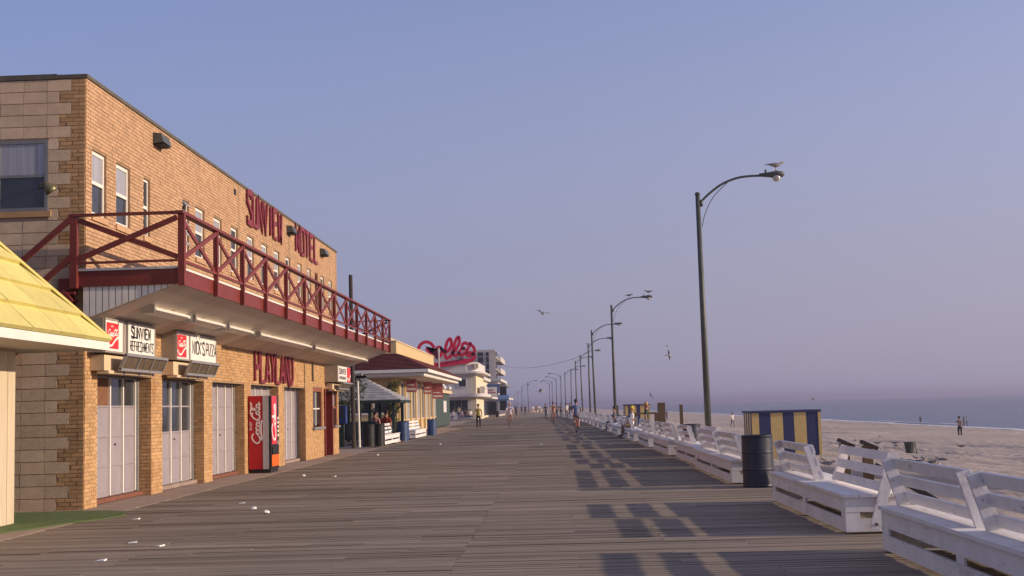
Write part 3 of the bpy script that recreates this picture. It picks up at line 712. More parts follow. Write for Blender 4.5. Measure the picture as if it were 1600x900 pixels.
for (za,zb,dy) in((4.14,4.80,-.062),(4.80,4.14,-.03)):
    m=MB(); m.beam((-7.85,BY+dy,za),(BO+.04,BY+dy,zb),.09,.03,(0,1,0)); m.build('brace',redp,bal)
# far end railing
m=MB(); m.box(WX+.05,BO,BE-.04,BE+.02,4.861,4.905); m.box(WX+.05,BO,BE-.03,BE+.01,4.06,4.1); m.build('top_rail',redp,bal)
m=MB(); m.beam((WX+.05,BE-.01,4.12),(BO,BE-.01,4.82),.08,.03,(0,1,0)); m.beam((WX+.05,BE-.045,4.82),(BO,BE-.045,4.12),.08,.03,(0,1,0)); m.build('brace',redp,bal)
m=MB(); m.box(WX,BO+.002,BE,BE+.04,3.70,3.955); m.build('fascia',redp,bal)
# stair down the side wall
st=empty('outside_stair',(-8.0,BY-.2,3.9),'dark red wooden stair descending along the concrete block side wall','stair')
for dy in(-.02,):
    pass
def slope(x,z0): return z0+(x+7.92)*.84
for y0 in(BY-.07,):
    for zz in(4.87,4.22):
        m=MB(); m.beam((-7.93,y0,slope(-7.93,zz)),(-12.0,y0,slope(-12,zz)),.05,.09); m.build('handrail',redp,st)
for y0 in(BY-.06,BY-.9) if False else (BY-.06,):
    m=MB(); m.beam((-8.0,y0,slope(-8.0,3.62)),(-12.2,y0,slope(-12.2,3.62)),.06,.24); m.build('stringer',redp,st)
m=MB(); m.beam((-8.0,BY+.14,slope(-8.0,3.62)),(-12.2,BY+.14,slope(-12.2,3.62)),.05,.24); m.build('stringer',redp,st)
for q in range(18):
    x=-8.05-q*.235; z=slope(x,3.70)
    m=MB(); m.box(x-.13,x+.13,BY-.028,BY+.113,z-.02,z+.02); m.build('tread',redp,st)
m=MB(); m.box(-8.2,-7.93,BY+.02,BY+.17,3.64,3.84); m.build('landing_beam',redp,st)
# tube lights
for i,(a,b) in enumerate([(21.35,23.55),(23.85,26.1),(26.35,28.6),(29.2,35.5),(36.0,46.2)]):
    zt=3.43; r=empty('tube_light',(-7.0,a,zt),['short','short','short','long','longest'][i]+' fluorescent batten under the soffit '+['nearest the ribbed end panel','above the pizza sign','just before the lettering','over the tall red letters','at the far end of the balcony'][i],'light','fluorescent battens under the balcony')
    m=MB(); m.prism([(-7.11,a,3.30),(-6.9,a,3.34),(-6.9,a,3.40),(-7.0,a,3.44),(-7.11,a,3.42)],(0,b-a,0)); m.build('housing',white,r)
    n=max(1,round((b-a)/2.3))
    for q in range(n):
        y0=a+.05+(b-a-.1)*q/n; y1=a+(b-a-.1)*(q+1)/n
        m=MB(); m.tube([(-6.875,y0,3.365),(-6.875,y1,3.365)],.022,8); m.build('tube',signw,r)
    for y in(a-.03,b): m=MB(); m.box(-7.12,-6.86,y,y+.03,3.29,3.45); m.build('end_cap',metal,r)
# ================================================================= VENDING MACHINE
v=empty('vending_machine',(-7.5,32.2,.0),'red soda vending machine standing before the third brick pier','vending machine')
VX0,VY0,VY1=-7.795,31.75,32.66
m=MB(); m.box(VX0,VX0+.36,VY0,VY1,.10,1.96); m.build('cabinet',vred,v)
m=MB(); m.box(VX0+.361,VX0+.515,VY0+.004,VY1,.10,1.965); m.build('door_edge',vwhite,v)
m=MB(); m.box(VX0+.362,VX0+.372,VY0-.006,VY0+.003,.10,1.965); m.box(VX0+.47,VX0+.478,VY0-.006,VY0+.003,.10,1.965); m.build('trim',metal,v)
m=MB(); m.box(VX0+.516,VX0+.57,VY0,VY1,.10,1.96); m.build('front_door',vblack,v)
m=MB(); m.box(VX0+.02,VX0+.55,VY0+.02,VY1-.02,.013,.099); m.build('plinth',vblack,v)
fxv=VX0+.57
m=MB(); m.box(fxv+.0005,fxv+.012,VY0+.06,VY1-.28,.72,1.95); m.build('lit_panel',pink,v)
m=MB(); m.box(fxv+.0005,fxv+.012,VY0+.06,VY1-.04,.16,.45); m.build('orange_panel',orange,v)
m=MB(); m.box(fxv+.0005,fxv+.02,VY0+.10,VY1-.12,.47,.66); m.build('delivery_flap',vblack,v)
for q in range(8):
    m=MB(); m.box(fxv+.0005,fxv+.02,VY1-.22,VY1-.10,1.68-q*.11,1.74-q*.11); m.build('button',signw if q>2 else M('button_dark',(.05,.05,.07),.4,.1,5),v)
m=MB(); m.box(fxv+.0005,fxv+.015,VY1-.25,VY1-.06,.70,.80); m.build('coin_slot',metal,v)
# vertical word on the front, reading upwards
m=MB(); o0=(fxv+.0125,VY0+.53,.80)
w4=[(COKE[0][0],0),(ell(3.05,.85,.5,.62),1),([(3.8,2.8),(3.8,.2)],0),([(4.6,1.5),(3.85,.75),(4.7,.2)],0),([(4.85,.85),(5.6,.95),(5.3,1.5),(4.85,1.1),(4.9,.4),(5.3,.2),(5.75,.5)],0)]
script(m,o0,(0,0,1),(0,-1,0),.165,.36,.004,w4); m.build('script',vscript,v)
m=MB(); m.ribbon([(0,0),(.3,.12),(.7,-.05),(1,.06)],.02,(fxv+.0125,VY0+.58,.78),(0,0,1.1),(0,.1,0),.003); m.build('wave',vscript,v)
# script on the side, reading upwards
m=MB(); script(m,(VX0+.30,VY0-.0005,.74),(0,0,1),(-1,0,0),(.100,.075),.40,.004); m.build('script',vscript,v)
m=MB(); text(m,'ENJOY',(VX0+.075,VY0-.0005,1.10),(0,0,1),(-1,0,0),.030,.045,.012,.011,.003,nar="'"); m.build('small_print',vscript,v)
# ================================================================= YELLOW HUT
hut=empty('yellow_roofed_hut',(-9.5,15.5,0),'ticket hut with steep yellow shingle roof and white fascia at the left edge','hut')
EX,EY,EZ=-6.78,18.9,2.66; AP=(-9.5,15.4,EZ+3.25)
m=MB(); m.box(-11.2,-7.85,12.8,18.0,.02,2.62); m.build('wall',beige,hut)
for q in range(20):
    m=MB(); y=12.85+q*.257; m.box(-7.849,-7.835,y,y+.245,.03,2.5); m.build('wall_board',M('hut_board',(.52,.43,.30),.8,.12,4,stretch=(4,4,.4),island=.1,dirt=((.36,.29,.2),3,.62,(1,1,.3))),hut)
for q in range(13):
    m=MB(); x=-11.15+q*.25; m.box(x,x+.24,18.001,18.014,.03,2.5); m.build('wall_board',MC['hut_board'],hut)
m=MB(); m.box(EX-.03,EX+.0,11.7,EY-.03,EZ-.13,EZ-.005); m.box(-12.0,EX,EY-.03,EY,EZ-.13,EZ-.005); m.build('fascia',white,hut)
m=MB(); m.box(-11.95,EX-.035,11.75,EY-.035,EZ-.125,EZ-.10); m.build('soffit',soff,hut)
E1=Vector((EX,EY,EZ)); E0=Vector((EX,11.9,EZ)); A=Vector(AP); E3=Vector((-12,EY,EZ)); E2=Vector((-12,11.9,EZ))
m=MB(); m.add([E0,E1,A,E2,E3],[(0,1,2),(1,4,2),(4,3,2),(3,0,2)]); m.build('roof_deck',M('roof_underlay',(.22,.17,.06),.9,.2,4),hut)
ns=(E1-E0).cross(A-E0).normalized(); 
if ns.x<0: ns=-ns
rows=9; 
for r_ in range(rows):
    t0,t1=r_/rows,(r_+1)/rows+.012
    def edge(t): return E0+(A-E0)*t,E1+(A-E1)*t
    a0,b0=edge(t0); a1,b1=edge(min(t1,1)); L0=(b0-a0).length; 
    n=max(1,int(L0/.95)); off=(r_%2)*.45
    ed=(b0-a0).normalized(); cutsx=[0]+[q for q in [off+.95*i+random.uniform(-.06,.06)+.3 for i in range(n+1)] if .15<q<L0-.15]+[L0]
    dirup=((a1+b1)/2-(a0+b0)/2)
    for c,d in zip(cutsx,cutsx[1:]):
        c2,d2=c+.006,d-.006
        p0=a0+ed*c2; p1=a0+ed*d2
        up=A-E0; upn=(up-ed*up.dot(ed)); hgt=upn*(t1-t0)
        q1=p1+hgt; q0=p0+hgt
        # trim to the hips
        sa=(q0-a1).dot(ed); 
        if sa<0: q0=q0-ed*sa
        sb=(q1-b1).dot(ed)
        if sb>0: q1=q1-ed*sb
        if (q1-q0).dot(ed)<0: q1=q0=(q0+q1)/2
        k=ns*(.062+random.uniform(0,.008)); k2=ns*.008
        m=MB(); m.add([p0+k2*.3,p1+k2*.3,q1+k2*.3,q0+k2*.3,p0+k,p1+k,q1+k2,q0+k2],[(4,5,6,7),(0,1,5,4),(1,2,6,5),(3,0,4,7)]); m.build('shingle',yshing,hut)
m=MB(); m.beam(E1+Vector((0,0,.04)),A+Vector((0,0,.06)),.14,.035); m.build('hip_cap',yshing,hut)
# ================================================================= floodlight on the side wall
r=empty('floodlight',(-8.45,20.6,5.4),'small brass floodlight on a bracket beside the side window','light')
m=MB(); m.tube([(-8.62,20.64,5.42),(-8.5,20.4,5.45),(-8.42,20.33,5.42)],.018); m.build('bracket',tar,r)
m=MB(); m.lathe((0,0,0),[(.03,.0),(.05,-.05),(.10,-.13),(.115,-.2),(.10,-.21),(.0,-.2)],12); o=m.build('shade',M('brass_shade',(.17,.15,.08),.4,.2,9,metal=.5),r,smooth=True,off=Vector()); o.location=(.05,-.28,.06); o.rotation_euler=(R(20),R(-35),0)
# ================================================================= POLES at left
def prop(name,loc,label,cat): return empty(name,loc,label,cat)
m=MB(); b=at(553,700,2,0); m.tube([(b.x,b.y,0),(b.x-.03,b.y,7.15)],[.095,.08],10); o=m.build('utility_pole',woodd,off=Vector((b.x,b.y,0))); o.location=(b.x,b.y,0); tag(o,'dark bare wooden pole rising behind the far end of the balcony','pole')
b=at(562,699,2,0); r=empty('post_lamp',(b.x,b.y,0),'thin white leaning lamp post in front of the gazebo','lamp post')
m=MB(); m.tube([(b.x,b.y,0),(b.x-.04,b.y,2.98)],[.05,.04],8); m.build('post',white,r)
m=MB(); m.box(b.x-.34,b.x+.16,b.y-.2,b.y+.2,2.98,3.06); m.build('lamp_hood',metal,r)
m=MB(); m.box(b.x-.1,b.x+.34,b.y-.17,b.y+.17,2.86,2.979); m.build('lamp_box',vblack,r)
# ================================================================= BUILDING 2
b2=empty('snack_pavilion',(-9.7,77,0),'low yellow pavilion with red tile skirt roof and deep white eaves','building')
PX=-9.7; P0,P1=77.2,101.5
m=MB(); m.box(-24,PX,P0,P1,0,5.75); m.build('wall',ystuc,b2)
m=MB(); m.box(-24,PX-.35,P0-.01,P0+.2,3.3,5.0); m.build('end_wall_band',beige,b2)
m=MB(); m.box(-24,PX-.55,P0+.8,P1-.3,5.751,6.1); m.box(PX-1.0,PX-.62,P0+.75,P0+.8,5.751,6.05); m.build('roof_upstand',beige,b2)
m=MB(); m.box(PX-.1,PX+.05,P0-.05,P1,5.751,5.81); m.box(-24,PX-.101,P0-.05,P0+.1,5.751,5.81); m.build('coping',cream,b2)
EXv=-7.5; EYv=74.9
# eaves in two white steps
for q,(dx,z0,z1) in enumerate(((0,3.74,3.93),(-.28,3.55,3.70))):
    m=MB(); m.box(EXv-.12+dx,EXv+dx,EYv-dx,P1+.6,z0,z1); m.box(-24,EXv-.121+dx,EYv-dx,EYv+.12-dx,z0,z1); m.build('fascia',white,b2)
m=MB(); m.box(-24,EXv-.3,EYv+.3,P1+.3,3.50,3.549); m.build('soffit',soff,b2)
m=MB(); m.box(-24,EXv-.13,EYv+.13,P1+.4,3.70,3.739); m.build('eave_board',soff,b2)
# tiled skirt: rows of tiles on both faces
def skirt(c0,c1,d0,d1,nrow,tw):    # lower edge c0-c1, upper edge d0-d1
    m=MB(); c0,c1,d0,d1=map(Vector,(c0,c1,d0,d1))
    for r_ in range(nrow):
        t0,t1=r_/nrow,(r_+1)/nrow
        a0=c0.lerp(d0,t0);b0=c1.lerp(d1,t0);a1=c0.lerp(d0,t1);b1=c1.lerp(d1,t1); n=max(1,int((b0-a0).length/tw))
        nn=(b0-a0).cross(a1-a0).normalized(); nn=nn if nn.z>0 else -nn
        for k in range(n):
            s,e=(k+.02)/n,(k+.98)/n
            p=[a0.lerp(b0,s),a0.lerp(b0,e),a1.lerp(b1,e),a1.lerp(b1,s)]
            m.add([p[0]+nn*.05,p[1]+nn*.05,p[2]+nn*.005,p[3]+nn*.005,p[0],p[1]],[(0,1,2,3),(4,5,1,0)])
    return m
m=skirt((-24,EYv,3.95),(EXv,EYv,3.95),(-24,P0,5.0),(PX,P0,5.0),12,.33); tag(m.build('tile_slope',rtile,b2),kind='stuff')
m=skirt((EXv,EYv,3.95),(EXv,P1+.6,3.95),(PX,P0,5.0),(PX,P1,5.0),12,.33); tag(m.build('tile_slope',rtile,b2),kind='stuff')
m=MB(); m.add([(-24,EYv,3.94),(EXv,EYv,3.94),(PX,P0,4.99),(-24,P0,4.99),(EXv,P1+.6,3.94),(PX,P1,4.99)],[(0,1,2,3),(1,4,5,2)]); m.build('roof_deck',rtile,b2)
# street front: pilasters, posts and tall panes
yy=P0+.2; k=0
while yy<P1-1:
    m=MB(); m.box(PX+.002,PX+.16,yy,yy+.42,0.01,3.5); m.build('pilaster',ystuc,b2)
    fr=MB(); a,b=yy+.5,yy+2.9
    fr.box(PX+.002,PX+.07,a,a+.1,.9,3.2); fr.box(PX+.002,PX+.07,b-.1,b,.9,3.2); fr.box(PX+.002,PX+.06,(a+b)/2-.05,(a+b)/2+.05,.9,3.2); fr.box(PX+.002,PX+.08,a,b,3.201,3.3)
    f=fr.build('window',white,b2)
    for s,e in((a+.1,(a+b)/2-.05),((a+b)/2+.05,b-.1)):
        m=MB(); m.box(PX+.002,PX+.02,s,e,.92,3.19); m.build('pane',curtain if k%2 else glass,f)
    m=MB(); m.box(PX+.002,PX+.1,a,b,.82,.898); m.build('sill',cream,f)
    yy+=3.05; k+=1
# end wall window that faces along the boardwalk
for xa,xb in((-12.6,-11.35),(-11.2,-10.0)):
    fr=MB(); fr.box(xa,xa+.09,P0-.06,P0-.002,1.25,2.75); fr.box(xb-.09,xb,P0-.06,P0-.002,1.25,2.75); fr.box(xa+.091,xb-.091,P0-.06,P0-.002,2.66,2.75); fr.box(xa+.091,xb-.091,P0-.06,P0-.002,1.25,1.36); fr.box(xa+.091,xb-.091,P0-.05,P0-.002,2.0,2.06); f=fr.build('window',white,b2)
    m=MB(); m.box(xa+.09,xb-.09,P0-.02,P0-.003,1.36,2.66); m.build('pane',glass,f)
m=MB(); m.box(-15,-14,P0-.05,P0-.002,0,2.4); m.box(-20,-16,P0-.05,P0-.002,1.0,2.6); m.build('end_openings',dark,b2)
for (y,z0,z1,w_,lab) in((79.6,2.62,3.45,1.2,'red and white hanging panel nearest the gazebo end of the yellow pavilion'),(90.2,2.6,3.45,1.1,'narrow pink red panel hung midway along the yellow pavilion'),(96.6,2.3,3.5,1.5,'large red panel hung at the far end of the yellow pavilion')):
    r=empty('hanging_sign',(PX+.6,y,z0),lab,'sign'); m=MB(); m.box(PX+.3,PX+.3+w_*.55,y,y+.1,z0,z1); m.build('board',M('sign_pink',(.46,.13,.15),.6,.3,3),r)
    m=MB(); m.box(PX+.36,PX+.24+w_*.55,y-.012,y-.002,z0+.12,z0+.25); m.box(PX+.36,PX+.2+w_*.5,y-.012,y-.002,z0+.42,z0+.5); m.build('stripe',signw,r)
    m=MB(); m.box(PX+.5,PX+.55,y+.02,y+.06,z1,3.5); m.build('hanger',metal,r)
# ================================================================= GREEN KIOSK
k_=empty('green_kiosk',(-9.7,108,0),'row of dark green shuttered stalls under a cream sign board','kiosk')
m=MB(); m.box(-14,-9.75,101.9,116,0,2.85); m.build('body',dgreen,k_)
for q in range(6):
    m=MB(); m.box(-9.74,-9.69,102.0+q*2.33,102.0+q*2.33+2.25,.05,2.8); m.build('shutter',kgreen,k_)
m=MB(); m.box(-9.735,-9.66,109.3,112.2,1.2,2.2); m.build('notice_board',offw,k_)
m=MB(); m.box(-14,-9.45,101.85,116.1,2.86,3.1); m.build('roof_edge',cream,k_)
m=MB(); m.box(-10.2,-9.7,104,106.5,3.11,3.7); m.box(-10.2,-9.7,108,111.2,3.11,3.8); m.build('roof_sign',offw,k_)
for y in(103,107.2,112.5):
    m=MB(); m.lathe((-9.4,y,3.3),[(.0,-.2),(.17,-.1),(.2,0),(.15,.14),(0,.2)],10); m.build('globe_lamp',white,k_,smooth=True)
# pennant board
pb=empty('pennant_sign',(-9.6,103,0),'dark red pennant board on a white post above the tile roof','sign')
a=[at(x,y,1,103) for x,y in((664,541),(674,552),(684,545),(684,563),(676,557))]
m=MB(); m.prism([a[0],a[1],a[2],a[3]],(0,.08,0)); m.build('board',redl,pb)
t=at(685.5,544,1,103); m=MB(); m.box(t.x-.05,t.x+.05,102.95,103.1,3.9,t.z); m.build('post',white,pb)
# ================================================================= CORNER CANDY SHOP with script roof sign
D0=162; cs_=empty('candy_shop',(-10,D0,0),'two storey off-white corner shop with rounded roof edge and dark shop window','building')
DX=-10.05
m=MB(); m.box(-24,DX-.7,D0,D0+17,0,6.0); m.build('wall',offw,cs_)
m=MB(); m.box(DX-.699,DX,D0+.02,D0+17,0,6.0); m.build('lit_corner',litw,cs_)  # street corner in a lighter tone, sunlight put into its colour
def slab(x1,y0,y1,z0,z1,rr=1.2):
    pts=[(-24,y1,z0),(-24,y0,z0)]+[(x1-rr+rr*math.sin(t*math.pi/12),y0+rr-rr*math.cos(t*math.pi/12),z0) for t in range(7)]+[(x1,y1,z0)]
    mm=MB(); mm.prism(pts,(0,0,z1-z0)); return mm
slab(DX+1.05,D0-1.2,D0+17,2.95,3.35).build('canopy',offw,cs_)
slab(DX+1.05,D0-1.0,D0+17,5.95,6.2).build('roof_slab',offw,cs_)
slab(DX+.3,D0-.4,D0+17,6.201,7.4,1.6).build('parapet',offw,cs_)
m=MB(); m.box(DX-3.7,DX-1.1,D0-.06,D0-.002,1.0,2.55); m.build('shop_window',glass,cs_)
for q in range(4):
    m=MB(); m.box(DX-3.7+q*.84,DX-3.62+q*.84,D0-.08,D0-.061,1.0,2.55); m.build('mullion',jamb,cs_)
m=MB(); m.box(DX-4.8,DX-4.05,D0-.05,D0-.002,.05,2.5); m.build('door',dark,cs_)
m=MB(); m.box(DX-2.3,DX-1.2,D0-.06,D0-.002,4.2,5.35); f=m.build('window',white,cs_)
m=MB(); m.box(DX-2.2,DX-1.3,D0-.075,D0-.061,4.3,5.25); m.build('pane',glass,f)
m=MB(); m.box(DX-5.4,DX-4.2,D0-.06,D0-.002,4.2,5.35); f=m.build('window',white,cs_)
m=MB(); m.box(DX-5.3,DX-4.3,D0-.075,D0-.061,4.3,5.25); m.build('pane',glass,f)
m=MB(); m.box(DX+.35,DX+1.0,D0+2,D0+9,3.36,4.3); m.build('balcony_front',offw,cs_)
m=MB(); m.box(DX-.2,DX+.4,D0-.45,D0+.4,6.6,7.25); m.build('roof_box',litw,cs_)
# roof sign
rs=empty('roof_script_sign',(-13,D0-.7,7.4),'big red script word on a frame above the off-white corner shop roof','sign')
SY=D0-.7
def zp(pts): return [ (640+x/12.86,515+y/12.86) for x,y in pts]
SCR=[[(230,560),(170,450),(178,385),(205,325),(260,270),(340,248),(420,275),(470,325),(500,365)],
[(330,375),(380,430),(440,480),(470,540),(430,600),(330,620),(260,590)],
[(560,520),(530,450),(550,375),(605,352),(645,400),(640,480),(610,535),(565,525)],
[(615,360),(690,432),(765,435),(832,330),(838,232),(806,185),(752,260),(718,400),(712,500),(738,575),(790,560),(862,482)],
[(862,482),(942,380),(1000,250),(985,148),(932,210),(888,350),(872,470),(902,528),(950,505),(1012,462)],
[(1160,310),(1132,266),(1082,280),(1052,330),(1072,368),(1112,376),(1042,392),(1002,440),(1012,500),(1062,510),(1122,462),(1192,345)],
[(1192,345),(1212,270),(1242,312),(1290,362),(1302,430),(1272,500),(1212,530),(1162,512),(1162,474),(1230,470),(1292,505),(1306,560),(1270,600),(1200,626)]]
O=at(640,585,1,SY)
def W2(p):
    q=at(p[0],p[1],1,SY); return (q.x-O.x,q.z-O.z)
redsc=M('script_red',(.68,.012,.055),.45,.08,1)
for s in SCR:
    m=MB(); m.ribbon([W2(p) for p in zp(s)],.41,(O.x,SY,O.z),(1,0,0),(0,0,1),.12); o=m.build('script_stroke',redsc,rs)
m=MB(); m.ribbon([W2(p) for p in zp([(1200,626),(900,662),(700,692),(490,725)])],.62,(O.x,SY,O.z),(1,0,0),(0,0,1),.12); m.build('underline',redsc,rs)
m=MB(); text(m,'SALT WATER TAFFY',(O.x+W2(zp([(560,722)])[0])[0],SY-.125,O.z+W2(zp([(560,722)])[0])[1]),(1,0,.16),(-.16,0,1),.17,.2,.06,.05,.01); m.build('lettering',M('sign_ink_red',(.11,.012,.03),.5,.1,3),rs)
m=MB()
for px in(720,830,950,1080,1230):
    p=W2(zp([(px,560)])[0]); x=O.x+p[0]; m.tube([(x,SY+.2,7.3),(x,SY+.2,O.z+p[1]+1.2)],.05,6); m.tube([(x,SY+.22,O.z+p[1]+1.0),(x+.1,SY+3.4,7.35)],.04,6)
m.build('sign_frame',jamb,rs)
# ================================================================= TOWER
tw=empty('hotel_tower',(-16,260,0),'pale concrete hotel tower with dark vertical window strips behind the roof sign','building')
m=MB(); m.box(-26,-11.9,260,285,0,13.5); m.build('wall',towerc,tw)
for x0,x1 in((-19.6,-18.6),(-17.2,-16.6),(-15.6,-14.5),(-13.9,-13.3)):
    fr=MB(); fr.box(x0,x1,259.9,259.98,4,13.0); f=fr.build('window_strip',dark,tw)
    for q in range(6):
        m=MB(); m.box(x0,x1,259.86,259.899,4.9+q*1.4,5.3+q*1.4); m.build('spandrel',M('tower_spandrel',(.14,.15,.17),.5,.2,1),f)
for q in range(5):
    m=MB(); m.box(-11.89,-10.9,260.3,284,1.2+q*2.45,1.45+q*2.45); m.box(-10.98,-10.9,260.3,284,1.451+q*2.45,2.3+q*2.45); bl_=m.build('balcony',towerc,tw)
    m=MB(); m.box(-11.895,-11.7,260.4,284,2.31+q*2.45,3.4+q*2.45); m.build('glazing',glass,bl_)
# shops between
def shop(y0,y1,x1,h,label,matl,extra=None):
    r=empty('shop_building',(x1-4,y0,0),label,'building')
    m=MB(); m.box(-26,x1,y0,y1,0,h); m.build('wall',matl,r)
    m=MB(); m.box(-26,x1+.5,y0-.3,y1,h+.001,h+.45); m.build('roof_slab',offw,r)
    m=MB(); m.box(-26,x1+1.6,y0-.2,y1,2.8,3.1); m.build('canopy',offw,r)
    m=MB(); m.box(x1-3.4,x1-.4,y0-.05,y0-.002,.3,2.5); f=m.build('shop_front',dark,r)
    m=MB(); m.box(x1+.002,x1+.05,y0+1,y1-1,.3,2.5); m.build('shop_front',glass,r)
    m=MB(); m.box(x1-2.6,x1-1.2,y0-.05,y0-.002,3.7,4.8); f=m.build('window',dark,r)
    return r
r=shop(184,203,-10.7,5.6,'pale shop with flat roof just beyond the corner shop',litw)
def awning(x0,x1,y,z0,z1,dep,label,matl):
    r=empty('awning',(x0,y,z0),label,'awning'); m=MB(); m.prism([(x0,y,z1),(x0,y-dep,z0),(x0,y-dep,z0-.35),(x0,y,z0-.35)],(x1-x0,0,0)); m.build('canvas',matl,r)
    m=MB(); m.tube([(x0+.05,y-dep,z0-.3),(x0+.05,y,z0-.3)],.03,6); m.tube([(x1-.05,y-dep,z0-.3),(x1-.05,y,z0-.3)],.03,6); m.build('arm',metal,r)
awning(-12.1,-8.7,200,4.1,5.2,1.6,'dark blue canvas awning above the far shops',awn)
r=shop(212,240,-9.4,5.9,'far shop with dark openings facing the boardwalk under a flat roof',towerc)
m=MB(); m.box(-9.39,-8.2,212.3,239,5.2,5.5); m.build('fascia',jamb,r)
m=MB(); m.box(-9.2,-8.0,211.9,212.1,3.3,5.0); m.box(-9.2,-8.0,211.9,212.1,1.0,2.6); m.build('side_opening',dark,r)
awning(-9.3,-7.4,206,2.9,3.5,1.2,'light blue canvas awning low on the far shops',M('awning_pale',(.10,.16,.30),.7,.1,3))
r=empty('shop_sign',(-9,185,3.2),'white slanting sign board jutting over the boardwalk by the corner shop','sign'); m=MB(); m.box(-9.9,-8.35,183.4,183.6,3.0,4.5); m.build('board',signw,r)
m=MB(); m.box(-9.75,-8.5,183.37,183.395,3.6,3.75); m.box(-9.75,-8.9,183.37,183.395,3.95,4.1); m.build('stripe',M('sign_pink',(1,1,1)),r)
for i,(y0,y1,x1,h) in enumerate(((262,300,-13.5,4.5),(310,360,-19.0,5.2),(372,430,-25.0,4.2),(445,520,-34,4.8))):
    shop(y0,y1,x1,h,['low pale shop beyond the hotel tower','far hazy shop with two floors along the bend','distant low shop on the bend of the boardwalk','farthest pale building on the bend of the boardwalk'][i],offw if i%2 else litw)
# ================================================================= GAZEBO
gz=empty('gazebo',(-9.2,59,0),'open gazebo with grey shingled hip roof and dark green posts','gazebo')
gx0,gx1,gy0,gy1=-11.4,-7.1,57.8,62.0; ez=1.98; A=Vector((-9.25,59.9,3.15))
C4=[Vector((gx1,gy0,ez)),Vector((gx1,gy1,ez)),Vector((gx0,gy1,ez)),Vector((gx0,gy0,ez))]
m=MB(); m.add(C4+[A],[(0,1,4),(1,2,4),(2,3,4),(3,0,4)]); m.build('roof_deck',gshing,gz)
for i in range(4):
    a,b=C4[i],C4[(i+1)%4]; mm=MB(); nrow=10
    for r_ in range(nrow):
        t0,t1=r_/nrow,(r_+1)/nrow; n=max(1,int(14*(1-t0)))
        a0,b0,a1,b1=a.lerp(A,t0),b.lerp(A,t0),a.lerp(A,t1),b.lerp(A,t1); up=Vector((0,0,1))
        for k in range(n):
            s,e=(k+.02)/n,(k+.98)/n
            mm.add([a0.lerp(b0,s)+up*.035,a0.lerp(b0,e)+up*.035,a1.lerp(b1,e)+up*.008,a1.lerp(b1,s)+up*.008,a0.lerp(b0,s),a0.lerp(b0,e)],[(0,1,2,3),(4,5,1,0)])
    tag(mm.build('shingle_slope',gshing,gz),kind='stuff')
m=MB(); m.box(gx0+.05,gx1-.0,gy0,gy0+.06,ez-.14,ez-.003); m.box(gx1-.06,gx1,gy0+.061,gy1,ez-.14,ez-.003); m.build('fascia',dgreen,gz)
for x in(-11.0,-9.6,-8.6,-7.5):
    for y in(58.2,61.6):
        m=MB(); m.box(x-.07,x+.07,y-.07,y+.07,0,ez+.05); m.build('post',dgreen,gz)
        if y<59: m=MB(); m.beam((x+.07,y,1.45),(x+.55,y,ez-.1),.05,.07); m.build('brace',dgreen,gz)
m=MB(); m.box(-11.0,-8.3,58.16,58.24,.15,.95); m.build('railing_panel',dgreen,gz)
m=MB(); m.box(-11.0,-8.3,58.13,58.27,.951,1.0); m.build('rail',dgreen,gz)
m=MB(); m.box(gx0+.2,gx1-.3,gy0+.2,gy1-.2,-.02,.06); m.build('floor',conc,gz)
m=MB(); m.box(-11.0,-8.0,61.5,61.58,.1,1.0); m.build('railing_panel',dgreen,gz)
# plants
def leafblob(mb,c,rad,n,sz,rnd):
    for _ in range(n):
        d=Vector((rnd.gauss(0,1),rnd.gauss(0,1),rnd.gauss(0,1))); d.normalize(); p=Vector(c)+Vector((d.x*rad[0],d.y*rad[1],d.z*rad[2]))*rnd.random()**.45
        a=Vector((rnd.uniform(-1,1),rnd.uniform(-1,1),rnd.uniform(-1,1))).normalized(); b=a.cross(Vector((rnd.uniform(-1,1),rnd.uniform(-1,1),1))).normalized(); s=sz*rnd.uniform(.6,1.4)
        mb.add([p-a*s,p+b*s*.45,p+a*s,p-b*s*.45],[(0,1,2,3)])
rnd=random.Random(11)
r=empty('sapling_tree',(-8.55,53.6,0),'thin young tree with sparse leaves beside the white lamp post','tree')
bx,by=-8.55,53.6
m=MB(); m.tube([(bx,by,0),(bx-.1,by,1.0),(bx-.2,by,2.0),(bx-.22,by,2.6)],[.035,.03,.022,.01],6); m.build('trunk',bark,r)
m=MB()
br_=[]
for q in range(16):
    z=1.3+q*.09; an=q*2.4; L_=.55*(1-.4*abs(z-2.1)); e=Vector((bx-.18+math.cos(an)*L_,by+math.sin(an)*L_,z+.45)); br_.append(e); m.tube([(bx-.15,by,z),((bx-.15+e.x)/2,(by+e.y)/2,z+.18),e],[.012,.009,.004],5)
m.build('branches',bark,r)
m=MB()
for e in br_: leafblob(m,e,(.26,.26,.26),70,.06,rnd)
m.build('crown',leaf,r)
for (x,y,h,lab) in((-8.35,64.2,2.9,'tall narrow olive shrub standing behind the gazebo'),):
    r=empty('column_shrub',(x,y,0),lab,'shrub'); m=MB(); m.tube([(x,y,0),(x,y,h*.8)],[.06,.03],6); m.build('stem',bark,r)
    m=MB()
    for q in range(16): leafblob(m,(x+rnd.uniform(-.15,.15),y+rnd.uniform(-.15,.15),.3+q*h/17),(.36,.36,.25),150,.075,rnd)
    m.build('foliage',olive,r)
